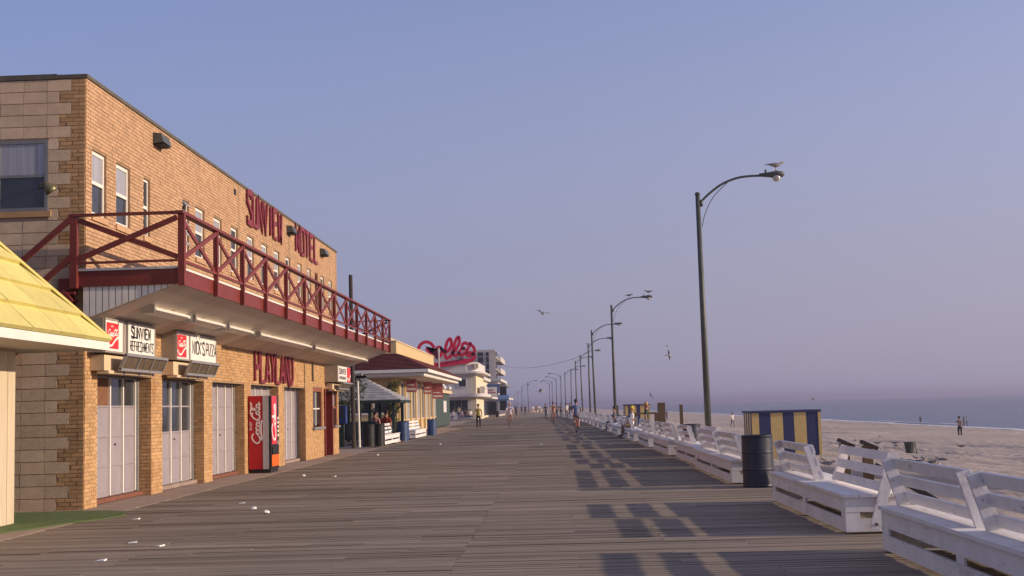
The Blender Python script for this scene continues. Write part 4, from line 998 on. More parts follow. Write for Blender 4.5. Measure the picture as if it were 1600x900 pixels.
# blue paper box next to the booth
r=empty('newspaper_box',(-8.95,52.6,0),'blue newspaper box standing past the end of the motel','newspaper box')
m=MB(); m.box(-9.2,-8.75,52.3,52.75,1.0,1.75); m.build('box',M('box_blue',(.02,.04,.16),.4,.1,5),r); m=MB(); m.box(-9.12,-8.83,52.285,52.299,1.25,1.65); m.build('window',glass,r); m=MB(); m.box(-9.1,-8.85,52.4,52.65,.02,.999); m.build('stand',dgreen,r)
r=empty('booth_counter',(-8.5,48,0),'low yellow counter wall just past the end of the motel','wall'); m=MB(); m.box(-9.4,-8.98,50.6,51.6,.0,1.0); m.build('wall',ystuc,r); m=MB(); m.box(-9.45,-8.93,50.55,51.65,1.001,1.05); m.build('top',jamb,r)
# ================================================================= BENCHES
def bench_mesh(L_,flips,D=.65):
    root=bpy.data.objects.new('bench',None); COL.objects.link(root)
    def add(n,m): return m.build(n,whitep,root,off=Vector())
    for x in(0,D-.03):
        m=MB(); m.box(x,x+.03,.031,L_-.031,.02,.165); add('side_board',m)
        m=MB(); m.box(x,x+.03,.031,L_-.031,.235,.395); add('side_board',m)
        for y in(.031,L_/2-.1,L_-.231):
            m=MB(); m.box(x+.004,x+.026,y,y+.2,.166,.234); add('slot_block',m)
    for y in(0,L_-.03):
        m=MB(); m.box(0,D,y,y+.03,.02,.165); add('end_board',m)
        m=MB(); m.box(0,D,y,y+.03,.235,.395); add('end_board',m)
        m=MB(); m.box(.0,.16,y+.003,y+.027,.1655,.2345); add('end_block',m)
    n=4; w_=(D+.06)/n
    for q in range(n):
        m=MB(); m.box(-.03+q*w_+.003,-.03+(q+1)*w_-.003,-.035,L_+.035,.396,.432); add('seat_board',m)
    nb=len(flips); seg=L_/nb
    for i,fl in enumerate(flips):
        y0=i*seg+(.13 if i else -.07); y1=(i+1)*seg-(.13 if i<nb-1 else -.07)
        if i==0: ya,yb=-.07,seg-.13
        if i==nb-1 and nb>1: ya,yb=i*seg+.13,L_+.07
        elif i==0 and nb==1: ya,yb=-.07,L_+.07
        elif 0<i<nb-1: ya,yb=i*seg+.13,(i+1)*seg-.13
        cx=D/2-fl*.03; lo=Vector((cx-fl*(-.08) if False else cx,0,.05)); hi=Vector((cx+fl*.25,0,.885))
        d=(hi-lo).normalized()
        for y,ext in((ya,i==0),(yb,i==nb-1)):
            l2=lo if ext else lo+d*.40
            m=MB(); m.beam((l2.x,y,l2.z),(hi.x,y,hi.z),.115,.034,(0,1,0)); am=add('back_arm',m)
            if ext: m=MB(); e_=-1 if i==0 and y<L_/2 else 1; q_=lo+d*.06; m.tube([(q_.x,y,q_.z),(q_.x,y+e_*.03,q_.z)],.018,8); m.build('pivot_bolt',tar,am,off=Vector())
        nrm=Vector((d.z,0,-d.x))*(-fl)     # towards the sitter
        for t in(.925,.73,.535):
            c=lo+(hi-lo)*t+nrm*.055
            m=MB(); m.obox((c.x,(ya+yb)/2,c.z),d*.053,(0,(yb-ya)/2-.02 if False else (yb-ya)/2+.02,0),nrm*.014); add('back_slat',m)
    return root
bj=random.Random(4)
protos={}
def bench(x,y,L_,flips,label,group,rot=0):
    key=(round(L_,1),tuple(flips))
    if key in protos: o=copy_tree(protos[key])
    else: o=bench_mesh(L_,flips); protos[key]=o
    jx=-.11 if 0<x and y<50 else (-.07 if x>0 else 0); o.location=(x+jx+bj.uniform(-.012,.012),y,.006); o.rotation_euler=(0,0,rot+bj.uniform(-.006,.006)); tag(o,label,'bench',group); return o
G='white slatted benches along the beach edge'
bench(3.25,7.7,4.75,(-1,-1),'nearest white bench at the right edge, its back tilted towards the boardwalk',G)
bench(3.28,14.03,4.73,(1,-1),'white double bench right of the big barrel, its two backs tilted opposite ways',G)
bench(3.28,22.85,5.9,(-1,-1),'white bench just left of the big navy barrel, in front of the striped hut',G)
bench(3.38,29.5,4.7,(1,-1),'white bench in front of the smaller dark barrel beside the first lamp pole',G)
bench(3.28,35.6,5.6,(-1,-1),'white bench just left of the smaller dark barrel',G)
bench(3.25,42.6,5.2,(-1,-1),'white bench right before the person with the yellow cap',G)
bench(3.2,49.5,3.0,(1,),'short white bench tilted seawards near the yellow cap',G)
bench(3.15,53.4,5.2,(-1,-1),'white bench on which the person with the yellow cap sits',G)
bench(3.05,60.4,5.2,(-1,1),'white bench beside the dark barrel at the second lamp pole',G)
bench(2.95,67.5,5.2,(-1,-1),'white bench beyond the second lamp pole, behind the seated dark haired person',G)
bench(2.85,74.5,5.2,(-1,-1),'white bench level with the cyclist in the blue shirt',G)
bench(2.8,81.5,5.2,(-1,1),'white bench just beyond the cyclist in the blue shirt',G)
y=89
while y<175:
    bench(2.75+drift(y),y,5.2,(-1,-1),'far hazy white bench beyond the cyclists along the lamp row',G); y+=7.3
GL='white benches facing the sea by the gazebo'
bench(-8.0,54.0,5.4,(-1,),'white bench in front of the gazebo with lit slats',GL)
bench(-7.9,65.2,5.4,(-1,),'white bench in front of the yellow pavilion beyond the gazebo',GL)
for o in (protos[(5.4,(-1,))],): pass
# ================================================================= BARRELS
def barrel_mesh(matl,h=.88,r=.268):
    root=bpy.data.objects.new('litter_barrel',None); COL.objects.link(root)
    prof=[(0,.0),(r,.0),(r+.008,.015),(r,.03),(r,h*.05),(r,h*.31),(r,h*.322),(r+.011,h*.33),(r+.011,h*.342),(r,h*.35),(r,h*.362),(r,h*.64),(r,h*.652),(r+.011,h*.66),(r+.011,h*.672),(r,h*.68),(r,h*.692),(r,h*.93),(r,h-.03),(r+.012,h-.015),(r,h),(r-.02,h),(r-.025,h-.12),(0,h-.13)]
    m=MB(); m.lathe((0,0,0),prof,26); m.build('drum',matl,root,smooth=True,off=Vector()); 
    m=MB(); m.lathe((0,0,0),[(r-.03,h-.11),(r-.06,h-.06),(0.1,h-.03),(0,h-.02)],14); m.build('liner',vblack,root,smooth=True,off=Vector())
    return root
bp={}
for x,y,k,lab in((3.52,22.1,'n','large dented navy litter barrel between the two nearest white benches'),(3.75,34.9,'n','dark litter barrel between white benches by the first lamp pole'),(3.7,60,'n','dark litter barrel among benches near the yellow cap'),(3.6,66.6,'n','dark litter barrel against the second lamp pole'),(3.55,73.6,'n','dark litter barrel between far benches past the second lamp pole'),
    (-7.85,52.7,'d','black litter barrel left of the first gazebo bench'),(-7.5,53.2,'d','charcoal litter barrel touching the first gazebo bench'),(-7.35,60.4,'b','blue litter barrel at the far end of the first gazebo bench'),(-7.75,64.3,'b','blue litter barrel between the gazebo and the far bench'),(-7.0,71.3,'b','blue litter barrel before the yellow pavilion post'),
    (-8.6,189,'d','small dark litter barrel beside the far shops')):
    if k not in bp: bp[k]=o=barrel_mesh({'n':barrel,'b':barrelb,'d':barreld}[k],(.89 if k=='n' else .93))
    else: o=copy_tree(bp[k])
    o.location=(x,y,.006); o.rotation_euler=(0,0,random.uniform(0,6)); tag(o,lab,'barrel','litter barrels on the boardwalk')
# ================================================================= LAMPS
def lamp_mesh():
    root=bpy.data.objects.new('street_lamp',None); COL.objects.link(root); Z=8.55
    def add(n,m,mt,sm=True,pa=root): return m.build(n,mt,pa,smooth=sm,off=Vector())
    add('pole',MB().tube([(0,0,0),(0,0,Z*.5),(0,0,Z)],[.105,.09,.068],14),pole)
    add('pole_cap',MB().lathe((0,0,Z),[(.0,-.02),(.085,-.02),(.085,.02),(.05,.06),(0,.07)],12),pole)
    arm=[(.08,0,Z-.25),(.35,0,Z+.0),(.75,0,Z+.28),(1.2,0,Z+.45),(1.6,0,Z+.5),(1.95,0,Z+.5)]
    pts=crom([Vector(p) for p in arm]); add('arm',MB().tube(pts,.036,8),pole)
    add('arm_clamp',MB().tube([(.10,0,Z-.38),(.10,0,Z-.18)],.05,8),pole)
    add('brace',MB().tube(crom([Vector(p) for p in((.10,0,Z-1.0),(.2,0,Z-.62),(.48,0,Z-.1),(.95,0,Z+.35))]),.013,6),pole)
    hd=MB(); 
    sec=[(1.9,.045,.05),(2.1,.07,.07),(2.3,.12,.10),(2.45,.15,.115),(2.6,.13,.09),(2.66,.05,.03)]; vs=[];fs=[]; n=12
    for x,ry,rz in sec:
        for j in range(n):
            t=2*math.pi*j/n; vs.append((x,ry*math.cos(t),Z+.52+rz*math.sin(t)))
    for i in range(len(sec)-1):
        for j in range(n): j2=(j+1)%n; fs.append((i*n+j,(i+1)*n+j,(i+1)*n+j2,i*n+j2))
    fs.append(tuple(range(n))); fs.append(tuple((len(sec)-1)*n+j for j in range(n))[::-1]); hd.add(vs,fs); h=add('lamp_head',hd,pole)
    add('glass_bowl',MB().lathe((2.42,0,Z+.47),[(.02,-.17),(.09,-.15),(.125,-.08),(.135,.0)],14),lens,True,h)
    add('photocell',MB().tube([(2.1,0,Z+.58),(2.1,0,Z+.68)],.03,8),pole,True,h)
    return root
lp=None; LY=[(4.6,37.8,1),(3.9,80.4,1),(3.5,107.1,1),(3.7,129.4,1),(3.6,158.9,1),(3.2,179.1,1),(3.0,219.8,1),(2.2,240.1,1),(1.5,265,-1),(.6,295.4,-1),(-.5,333.7,-1),(-1.2,351.6,-1),(-6.8,333.3,1),(-10.1,394,1),(-15.4,524,1),(-20,627,1)]
nm=['nearest tall street lamp, beside the striped hut, gull on its head','second street lamp from the camera, two gulls on its arm','third street lamp from the camera along the beach edge','fourth street lamp from the camera along the beach edge','fifth street lamp, the one the overhead cable reaches','sixth street lamp, above the cyclist in the blue shirt','seventh street lamp along the beach edge','eighth street lamp along the beach edge','first far lamp whose arm points over the boardwalk','second far lamp whose arm points over the boardwalk','third far lamp whose arm points over the boardwalk','farthest lamp whose arm points over the boardwalk']
for i,(x,y,d) in enumerate(LY):
    o=lamp_mesh() if lp is None else copy_tree(lp)
    if lp is None: lp=o
    o.location=(x,y,-.75); o.rotation_euler=(R(.0),R(-.25+[0,.1,-.5,.2,-.6,.3,.9,.2][i%8]),0 if d>0 else math.pi)
    tag(o,nm[i] if i<12 else 'tiny hazy street lamp at the distant bend of the boardwalk','street lamp','street lamps along the boardwalk')
# overhead cable
m=MB(); pts=[]; a=Vector((3.6,158.9,7.7)); b=Vector((-10.5,262,10.2))
for q in range(17):
    t=q/16; p=a.lerp(b,t); p.z-=1.6*4*t*(1-t)*.6; pts.append(p)
m.tube(pts,.025,5); tag(m.build('overhead_cable',tar),'thin sagging cable from a street lamp across to the hotel tower','cable')
# ================================================================= STRIPED HUTS
def striped(x0,x1,y0,y1,z0,z1,label):
    r=empty('beach_hut',(x0,y0,z0),label,'hut','striped beach huts')
    m=MB(); m.box(x0+.04,x1-.04,y0+.04,y1-.04,z0,z1-.05); m.build('core',hutb,r)
    n=7; 
    ws=[.62,1,1.05,.95,1.05,1.0]; tot=sum(ws); x=x0
    for q,ww in enumerate(ws):
        e=x+(x1-x0-.1)*ww/tot; m=MB(); m.box(x+.003,e-.003,y0,y0+.038,z0,z1-.09); m.build('plank_stripe',huty if q%2==0 else hutb,r); x=e
    m=MB(); m.box(x1-.098,x1+.012,y0-.012,y0+.05,z0,z1-.09); m.build('corner_trim',huty,r)
    n=7
    for q in range(n):
        a=y0+.05+(y1-y0-.06)*q/n; b=y0+.05+(y1-y0-.06)*(q+1)/n; m=MB(); m.box(x0-.002,x0+.036,a+.003,b-.003,z0,z1-.09); m.build('plank_stripe',hutb if q%2==0 else huty,r)
    for q in range(n):
        a=y0+.06+(y1-y0-.07)*q/n; b=y0+.06+(y1-y0-.07)*(q+1)/n; m=MB(); m.box(x1-.036,x1+.002,a+.003,b-.003,z0,z1-.09); m.build('plank_stripe',hutb if q%2==0 else huty,r)
    m=MB(); m.box(x0-.06,x1+.03,y0-.05,y1+.05,z1-.089,z1); m.build('roof',hutb,r)
striped(7.8,10.5,50,52.1,-.95,1.07,'blue and yellow striped beach hut on the sand behind the big barrel')
striped(5.6,7.5,99,102,-.9,1.45,'distant blue and yellow striped hut beyond the benches near the second lamp')
# ================================================================= BEACH POSTS, RAMP RAILS
def ramp(x,y,zt,lab):
    r=empty('ramp_post',(x,y,-.9),lab,'post','weathered ramp posts behind the benches')
    m=MB(); m.box(x-.075,x+.075,y-.07,y+.07,-1.0,zt); m.build('post',wood,r)
    m=MB(); m.beam((x-.10,y+.0,zt+.07),(x+.17,y,zt-.055),.16,.06); m.build('cap_board',woodd,r)
    return r
ramp(5.05,22.2,.70,'weathered post with slanted cap seen behind the tilted bench back, farther one')
ramp(5.30,21.6,.68,'weathered post with slanted cap seen through the bench slats, nearer one')
r=empty('ramp_rail',(5.2,19,-.5),'sloping dark plank rail running down from the ramp post to the sand','rail'); m=MB(); m.beam((5.4,21.55,.35),(6.9,21.2,-.62),.05,.10); m.build('plank',woodd,r); m=MB(); m.box(6.86,6.96,21.14,21.26,-1.2,-.6); m.build('foot_post',wood,r)
for px,py,yy,w_,lab in((1033,630,70,.20,'thick square yellowed wooden post on the sand behind the benches'),(1064,633,72,.09,'thin dark leaning stake on the sand near the first lamp'),(963,634,90,.14,'dark wooden post just left of the second lamp pole')):
    p=at(px,py,1,yy); m=MB(); m.box(-w_,w_,-w_,w_,0,p.z+1.1); 
    m.box(-w_*1.05,w_*1.05,-w_*1.05,w_*1.05,p.z+1.101,p.z+1.13); o=m.build('beach_post',wood,off=Vector()); o.location=(p.x,yy,-1.1); tag(o,lab,'post')
r=empty('beach_gate',(5,69,0),'low wooden rail on posts leading from the boardwalk to the sand','rail'); a,b=at(1000,646,1,69),at(1026,646,1,69)
m=MB(); m.beam((a.x-.3,69,a.z),(b.x,69,a.z),.08,.1); m.build('rail',wood,r)
m=MB(); m.box(b.x-.12,b.x+.1,68.9,69.1,-1,a.z+.02); m.build('post',wood,r); m=MB(); m.box(a.x-.3,a.x-.15,68.9,69.1,-1,a.z+.02); m.build('post',wood,r)
# wire litter basket on the sand
p=at(1421,691,1,62); zb=sandz(p.x)-.02
r=empty('litter_basket',(p.x,62,zb),'dark wire litter basket standing on the open sand','litter bin')
m=MB(); m.lathe((p.x,62,zb),[(.0,.02),(.20,.02),(.21,.35),(.23,.36),(.27,.68),(.25,.68),(.2,.3),(0,.28)],12); m.build('drum',M('basket_green',(.05,.055,.045),.7,.3,8),r); m=MB(); m.beam((p.x+.27,62,zb+.6),(p.x+.33,62,zb),.03,.03); m.build('prop',woodd,r); m=MB(); m.beam((p.x-.3,62,zb+.66),(p.x+.3,62,zb+.66),.03,.03); m.build('rim_bar',woodd,r)
# ================================================================= LITTER
rnd=random.Random(21)
lit=[(397,797,'crumpled white paper pair left of centre','a'),(378,787,'flattened white paper by the crumpled pair','f'),(207,849,'flat pale paper scrap in the lower left','f'),(212,812,'small white scrap near the carpet','f'),(475,745,'white paper scrap in front of the vending machine','a'),(521,745,'white paper scrap right of the one before the machine','f'),(590,712,'tiny white scrap out from the gazebo lamp','a'),(846,695,'white cup lid mid boardwalk','a'),(815,664,'small white scrap by the cyclists','a'),(688,695,'tiny white scrap in mid boardwalk left','a'),(953,695,'faint white scrap in bench shadow','f'),(416,803,'small crumpled scrap beside the pair','a'),(248,854,'little scrap near lower left','f'),(157,877,'pale scrap at the lower left foreground','f')]
for px,py,lab,kd in lit:
    p=at(px,py,2,.0); m=MB(); s=.035 if kd=='a' else .03
    if kd=='a':
        m.lathe((0,0,.0),[(0,0),(s*1.2,.004),(s*1.5,.02),(s*.9,.04),(0,.046)],8)
        m.v=[(x+rnd.uniform(-.012,.012),y+rnd.uniform(-.012,.012),max(0,z+rnd.uniform(-.009,.012))) for x,y,z in m.v]
    else: m.add([(-s*1.8,-.03,.004),(s*1.6,-.05,.012),(s*1.9,.04,.02),(-s*1.4,.05,.006),(-s*1.8,-.03,.001),(s*1.6,-.05,.001),(s*1.9,.04,.001),(-s*1.4,.05,.001)],[(0,1,2,3),(0,4,5,1),(1,5,6,2),(2,6,7,3),(3,7,4,0)])
    o=m.build('paper_scrap',paper,off=Vector()); o.location=(p.x,p.y,.004); o.rotation_euler=(0,0,rnd.uniform(-.5,.5)); tag(o,lab,'litter','paper litter on the boardwalk')
# ================================================================= PEOPLE
def skinmesh(name,verts,edges,root,sub=1):
    me=bpy.data.meshes.new('t'); me.from_pydata([v[:3] for v in verts],edges,[]); o=bpy.data.objects.new('t',me); COL.objects.link(o)
    o.modifiers.new('s','SKIN')
    for i,v in enumerate(verts):
        d=me.skin_vertices[0].data[i]; d.radius=(v[3],v[4] if len(v)>4 else v[3]); d.use_root=(i==root)
    sb=o.modifiers.new('b','SUBSURF'); sb.levels=sub; sb.render_levels=sub
    dg=bpy.context.evaluated_depsgraph_get(); dg.update(); out=bpy.data.meshes.new_from_object(o.evaluated_get(dg)); bpy.data.objects.remove(o); out.name=name; return out
def person(loc,rz,label,shirt,trous,hair=hairM,pose='stand',sleeve='short',legs='long',shoes=shoe,scale=1.0,cap=None,group='people on the boardwalk and beach',drop=0,hold=None):
    V=[];E=[];lab=[]
    def v(x,y,z,r,ry=None): V.append((x,y,z,r,ry if ry else r)); return len(V)-1
    def e(a,b,l): E.append((a,b)); lab.append(l)
    sit=pose in('sit','ride')
    ph={'stand':(0,0),'walk':(.22,-.22),'walk2':(-.2,.2)}.get(pose,(0,0))
    pz=.95 if not sit else (.55 if pose=='sit' else .98)
    ln=.0 if pose!='ride' else -.24     # forward is -Y
    B=pz-.95
    pel=v(0,0,.95+B,.135,.10); bel=v(0,ln*.25,1.10+B,.125,.095); che=v(0,ln*.7,1.31+B,.155,.105); nb=v(0,ln,1.45+B,.065); nk=v(0,ln-.01,1.52+B,.05)
    h1=v(0,ln-.025,1.59+B,.07,.08); h2=v(0,ln-.02,1.665+B,.078,.092); h3=v(0,ln-.005,1.74+B,.045,.05)
    e(pel,bel,'s');e(bel,che,'s');e(che,nb,'s');e(nb,nk,'k');e(nk,h1,'k');e(h1,h2,'k');e(h2,h3,'k')
    no=v(0,ln-.115,1.625+B,.014); e(h1,no,'k')
    for sd in(-1,1):
        er=v(sd*.085,ln-.015,1.63+B,.016); e(h2,er,'k')
    for sd in(-1,1):
        sh=v(sd*.185,ln+.0,1.405+B,.06); e(che,sh,'s')
        sw=ph[0]*sd*.9
        if pose=='ride': el=v(sd*.25,ln-.16,1.20+B,.043); wr=v(sd*.22,ln-.36,1.08+B,.03); pm=v(sd*.21,ln-.43,1.06+B,.034,.02)
        elif pose=='sit': el=v(sd*.24,.03,1.13+B,.043); wr=v(sd*.18,-.2,1.02+B,.03); pm=v(sd*.16,-.28,1.0+B,.034,.02)
        elif hold=='face' and sd==1: el=v(.25,-.12,1.22+B,.043); wr=v(.12,-.2,1.45,.03); pm=v(.1,-.2,1.53,.03,.02)
        else: el=v(sd*.235,sw*.35+.02,1.14+B,.043); wr=v(sd*.25,sw*.8-.04,.90+B,.03); pm=v(sd*.25,sw*.9-.05,.825+B,.034,.02)
        e(sh,el,'s' if sleeve!='none' else 'k'); e(el,wr,'s' if sleeve=='long' else 'k'); e(wr,pm,'k')
        a=Vector(V[wr][:3]);b=Vector(V[pm][:3]); d=(b-a).normalized(); side=Vector((0,1,0)) if abs(d.z)>.6 else Vector((1,0,0))
        for q,(of,ln2) in enumerate(((-.024,.07),(-.008,.085),(.008,.08),(.024,.06))):
            p1=b+side*of+d*.03; p2=p1+d*ln2*.5+Vector((-sd*.006,0,0)); p3=p2+d*ln2*.5+Vector((-sd*.018,0,-.004 if pose in('ride','sit') else 0))
            i1=v(*p1,.010);i2=v(*p2,.009);i3=v(*p3,.008); e(pm,i1,'k');e(i1,i2,'k');e(i2,i3,'k')
        p1=a.lerp(b,.5)-side*.032; p2=p1+d*.045-side*.012; i1=v(*p1,.011);i2=v(*p2,.009); e(pm,i1,'k');e(i1,i2,'k')
        hp=v(sd*.095,0,.88+B,.098,.095); e(pel,hp,'t')
        st=ph[0]*sd
        if pose=='ride':
            up=.18 if sd>0 else -.02; kn=v(sd*.12,-.34,.72+up*.7+B*.6,.062); an=v(sd*.11,-.16,.34+up*1.0,.042); to=v(sd*.11,-.31,.30+up,.036,.03)
        elif pose=='sit': kn=v(sd*.12,-.44,.50,.062); an=v(sd*.11,-.46,.09,.042); to=v(sd*.11,-.62,.045,.036,.03)
        else: kn=v(sd*.10,-st*.55-.03,.50,.062); an=v(sd*.10,-st*1.05+.04,.10+(.06 if -st<-.1 else 0),.042); to=v(sd*.10,-st*1.05-.13,.045+(.02 if -st<-.1 else 0),.036,.03)
        cf=v(*[(V[kn][i]*.62+V[an][i]*.38)+(.02 if i==1 else 0) for i in range(3)],.055)
        e(hp,kn,'t' if legs!='bare' else 't'); e(kn,cf,'t' if legs=='long' else 'k'); e(cf,an,'t' if legs=='long' else 'k'); e(an,to,'f')
    me=skinmesh('body',V,E,pel)
    root=empty('person',(0,0,0),label,'person',group)
    for q in(skin,shirt,trous,shoes): me.materials.append(q)
    mi={'k':0,'s':1,'t':2,'f':3}; EV=[(Vector(V[a][:3]),Vector(V[b][:3])) for a,b in E]
    for p in me.polygons:
        c=p.center; best=9;bi=0
        for k,(a,b) in enumerate(EV):
            d=b-a; t=max(0,min(1,(c-a).dot(d)/d.length_squared)); q=(c-a-d*t).length
            if q<best: best=q;bi=k
        L_=lab[bi]; 
        if L_=='s' and c.z<.96+B and pose!='ride': L_='t'
        if L_=='t' and legs=='short':
            # shorts end above the knee
            k=bi
            a,b=EV[bi]; t=(c-a).dot(b-a)/(b-a).length_squared
            if lab[bi]=='t' and t>.78: L_='k'
        if L_=='s' and sleeve=='short':
            a,b=EV[bi]
            if abs(a.x)>.17 and (c-a).dot(b-a)/(b-a).length_squared>.75: L_='k'
        p.material_index=mi[L_]; p.use_smooth=True
    bo=bpy.data.objects.new('body',me); COL.objects.link(bo); bo.parent=root
    hc=Vector((0,ln-.01,1.675+B)); m=MB(); prof=[(.088,-.02),(.098,.02),(.09,.065),(.06,.1),(0,.115)]
    m.lathe(hc+Vector((0,.012,.0)),prof,12); m.v=[(x,y*1.0,z-(.06 if y-hc.y>.05 and z<hc.z+.03 else 0)) for x,y,z in m.v]
    m.build('cap' if cap else 'hair',cap or hair,root,smooth=True,off=Vector())
    m=MB()
    for sd in(-1,1): m.lathe((sd*.032,ln-.098,1.655+B),[(0,-.009),(.009,0),(0,.009)],6)
    m.build('eyes',hairM,root,off=Vector())
    m=MB(); m.box(-.022,.022,ln-.108,ln-.098,1.582+B,1.59+B); m.build('mouth',M('lip',(.25,.08,.07),.5,.1,9),root,off=Vector())
    root.location=loc; root.rotation_euler=(0,0,rz); root.scale=(scale,)*3
    return root
def bicycle(loc,rz,label):
    r=empty('bicycle',(0,0,0),label,'bicycle','bicycles ridden along the boardwalk')
    def wheel(y):
        m=MB(); pts=[(0,y+.33*math.cos(2*math.pi*i/20),.345+.33*math.sin(2*math.pi*i/20)) for i in range(21)]; m.tube(pts,.016,6); w_=m.build('wheel',tyre,r,off=Vector())
        m=MB()
        for i in range(8): t=2*math.pi*i/8; m.tube([(0,y,.345),(0,y+.32*math.cos(t),.345+.32*math.sin(t))],.004,4)
        m.build('spokes',metal,w_,off=Vector())
    wheel(-.52);wheel(.52)
    m=MB()
    for a,b in(((0,.52,.345),(0,.08,.33)),((0,.08,.33),(0,.2,.85)),((0,.08,.33),(0,-.4,.78)),((0,.2,.8),(0,-.38,.84)),((0,.52,.345),(0,.19,.78)),((0,-.36,.95),(0,-.52,.345))): m.tube([a,b],.018,6)
    m.build('frame',bikem,r,off=Vector())
    m=MB(); m.tube([(-.25,-.30,1.02),(-.2,-.38,1.0),(0,-.37,.97),(.2,-.38,1.0),(.25,-.30,1.02)],.013,6); m.build('handlebar',metal,r,off=Vector())
    m=MB(); m.prism([(-.09,.32,.87),(.09,.32,.87),(.02,.05,.87),(-.02,.05,.87)],(0,0,.05)); m.build('saddle',vblack,r,off=Vector())
    m=MB(); m.box(-.2,-.09,.02,.1,.2,.22); m.box(.09,.2,.02,.1,.44,.46); m.build('pedals',vblack,r,off=Vector())
    r.location=loc; r.rotation_euler=(0,0,rz)
def cyc(px,py,rz,lab,blab,**k):
    p=at(px,py,2,0); person((p.x,p.y,.02),rz,lab,pose='ride',**k); q=Matrix.Rotation(rz,3,'Z')@Vector((0,-.02,0)); bicycle((p.x+q.x,p.y+q.y,.003),rz,blab)
c=cloth
p=at(748,670.5,2,0); person((p.x,p.y,.004),R(6),'man in a yellow green shirt and dark trousers walking towards the camera',c('olive',(.30,.25,.07)),c('black',(.018,.018,.025)),pose='walk')
cyc(797,669,R(2),'cyclist in white and mauve shirt with pale shorts riding towards the camera','bicycle under the rider in white and pale shorts',shirt=c('mauve_white',(.62,.56,.66)),trous=c('beige',(.55,.36,.24)),legs='short',hair=hairB)
cyc(865,661,R(-2),'shirtless cyclist with pale shorts riding farther off among the walkers','bicycle under the shirtless rider',shirt=skin,trous=c('pale',(.55,.42,.30)),legs='short')
cyc(901,677,R(176),'cyclist in a blue shirt with bare legs riding away from the camera','bicycle under the rider in the blue shirt',shirt=c('steel_blue',(.14,.16,.26)),trous=c('dark_shorts',(.10,.09,.12)),legs='short')
def walk(px,py,rz,lab,s,t,pose='walk',**k):
    p=at(px,py,2,0); person((p.x,p.y,.004),rz,lab,s,t,pose=pose,**k)
walk(885.5,655,R(10),'person in a white top standing between the cyclists and the benches',c('white',(.75,.72,.70)),c('khaki',(.24,.17,.10)),'stand')
walk(891,654,R(190),'person in dark clothes close behind the one in the white top',c('navy',(.03,.035,.06)),c('navy',(.03,.035,.06)),'walk2')
walk(853,654,R(20),'dark dressed walker left of the shirtless cyclist',c('charcoal',(.05,.05,.06)),c('denim',(.05,.07,.13)),'walk2')
walk(870,653,R(180),'dark dressed walker behind the shirtless cyclist',c('charcoal',(.05,.05,.06)),c('navy',(.03,.035,.06)))
walk(877,652,R(180),'small figure in grey near the lamp posts',c('grey',(.16,.16,.18)),c('navy',(.03,.035,.06)),'stand')
walk(806.5,650,R(170),'dark figure just right of the cyclist in white',c('charcoal',(.05,.05,.06)),c('black',(.018,.018,.025)))
walk(821,648,R(0),'lone dark figure in the gap below the distant lamps',c('navy',(.03,.035,.06)),c('denim',(.05,.07,.13)),'stand')
walk(833,645.5,R(30),'tiny pale figure far along the boardwalk, left of two others',c('white',(.75,.72,.70)),c('pale',(.55,.42,.30)),'stand')
walk(838,645,R(-30),'tiny figure in pink far along the boardwalk',c('pink',(.5,.22,.2)),c('denim',(.05,.07,.13)))
walk(843,645,R(60),'tiny white topped figure far along the boardwalk, rightmost of the far trio',c('white',(.75,.72,.70)),c('navy',(.03,.035,.06)),'walk2')
walk(815,646,R(160),'tiny figure in blue far off beside the lone dark figure',c('denim',(.05,.07,.13)),c('charcoal',(.05,.05,.06)))
walk(768,648.5,R(120),'person in pale blue in front of the far shops',c('pale_blue',(.35,.4,.55)),c('denim',(.05,.07,.13)),'stand')
walk(762,649,R(60),'person in dark jacket near the lit edge of the corner shop',c('charcoal',(.05,.05,.06)),c('navy',(.03,.035,.06)))
walk(779,648,R(0),'person in white by the far blue awning',c('white',(.75,.72,.70)),c('khaki',(.24,.17,.10)))
walk(786,648,R(200),'person in tan walking past the far blue awning',c('khaki',(.24,.17,.10)),c('navy',(.03,.035,.06)),'walk2')
for i,(px,py,s,lab) in enumerate(((708,655,c('white',(.75,.72,.70)),'white clad figure in the row before the corner shop window'),(717,655,c('cream',(.6,.5,.3)),'cream clad figure in the row before the corner shop window'),(722,654.5,c('lilac',(.5,.42,.5)),'lilac clad figure in the row before the corner shop window'),(727,654.5,c('navy',(.03,.035,.06)),'navy clad figure in the row before the corner shop window'),(731,654,c('tan',(.4,.22,.12)),'tan clad figure in the row before the corner shop window'),(735,654,c('white',(.75,.72,.70)),'seated white figure at the right end of the row before the corner shop'))):
    p=at(px,py,2,0); yy=157; X=at(px,648,1,yy).x; person((X,yy,.02),R(10*i-20),lab,s,c('denim',(.05,.07,.13)),pose='sit' if i!=1 else 'stand')
    r=empty('stool',(X,yy+.06,0),'small white stool under the '+lab.split(' figure')[0]+' sitter by the corner shop','stool','stools before the corner shop')
    if i!=1:
        m=MB(); m.box(X-.2,X+.2,yy-.1,yy+.26,.36,.42); m.build('seat',white,r)
        for dx in(-.17,.17):
            for dy in(-.07,.22): m=MB(); m.box(X+dx-.02,X+dx+.02,yy+dy-.02,yy+dy+.02,.0,.36); m.build('leg',white,r)
    else: bpy.data.objects.remove(r)
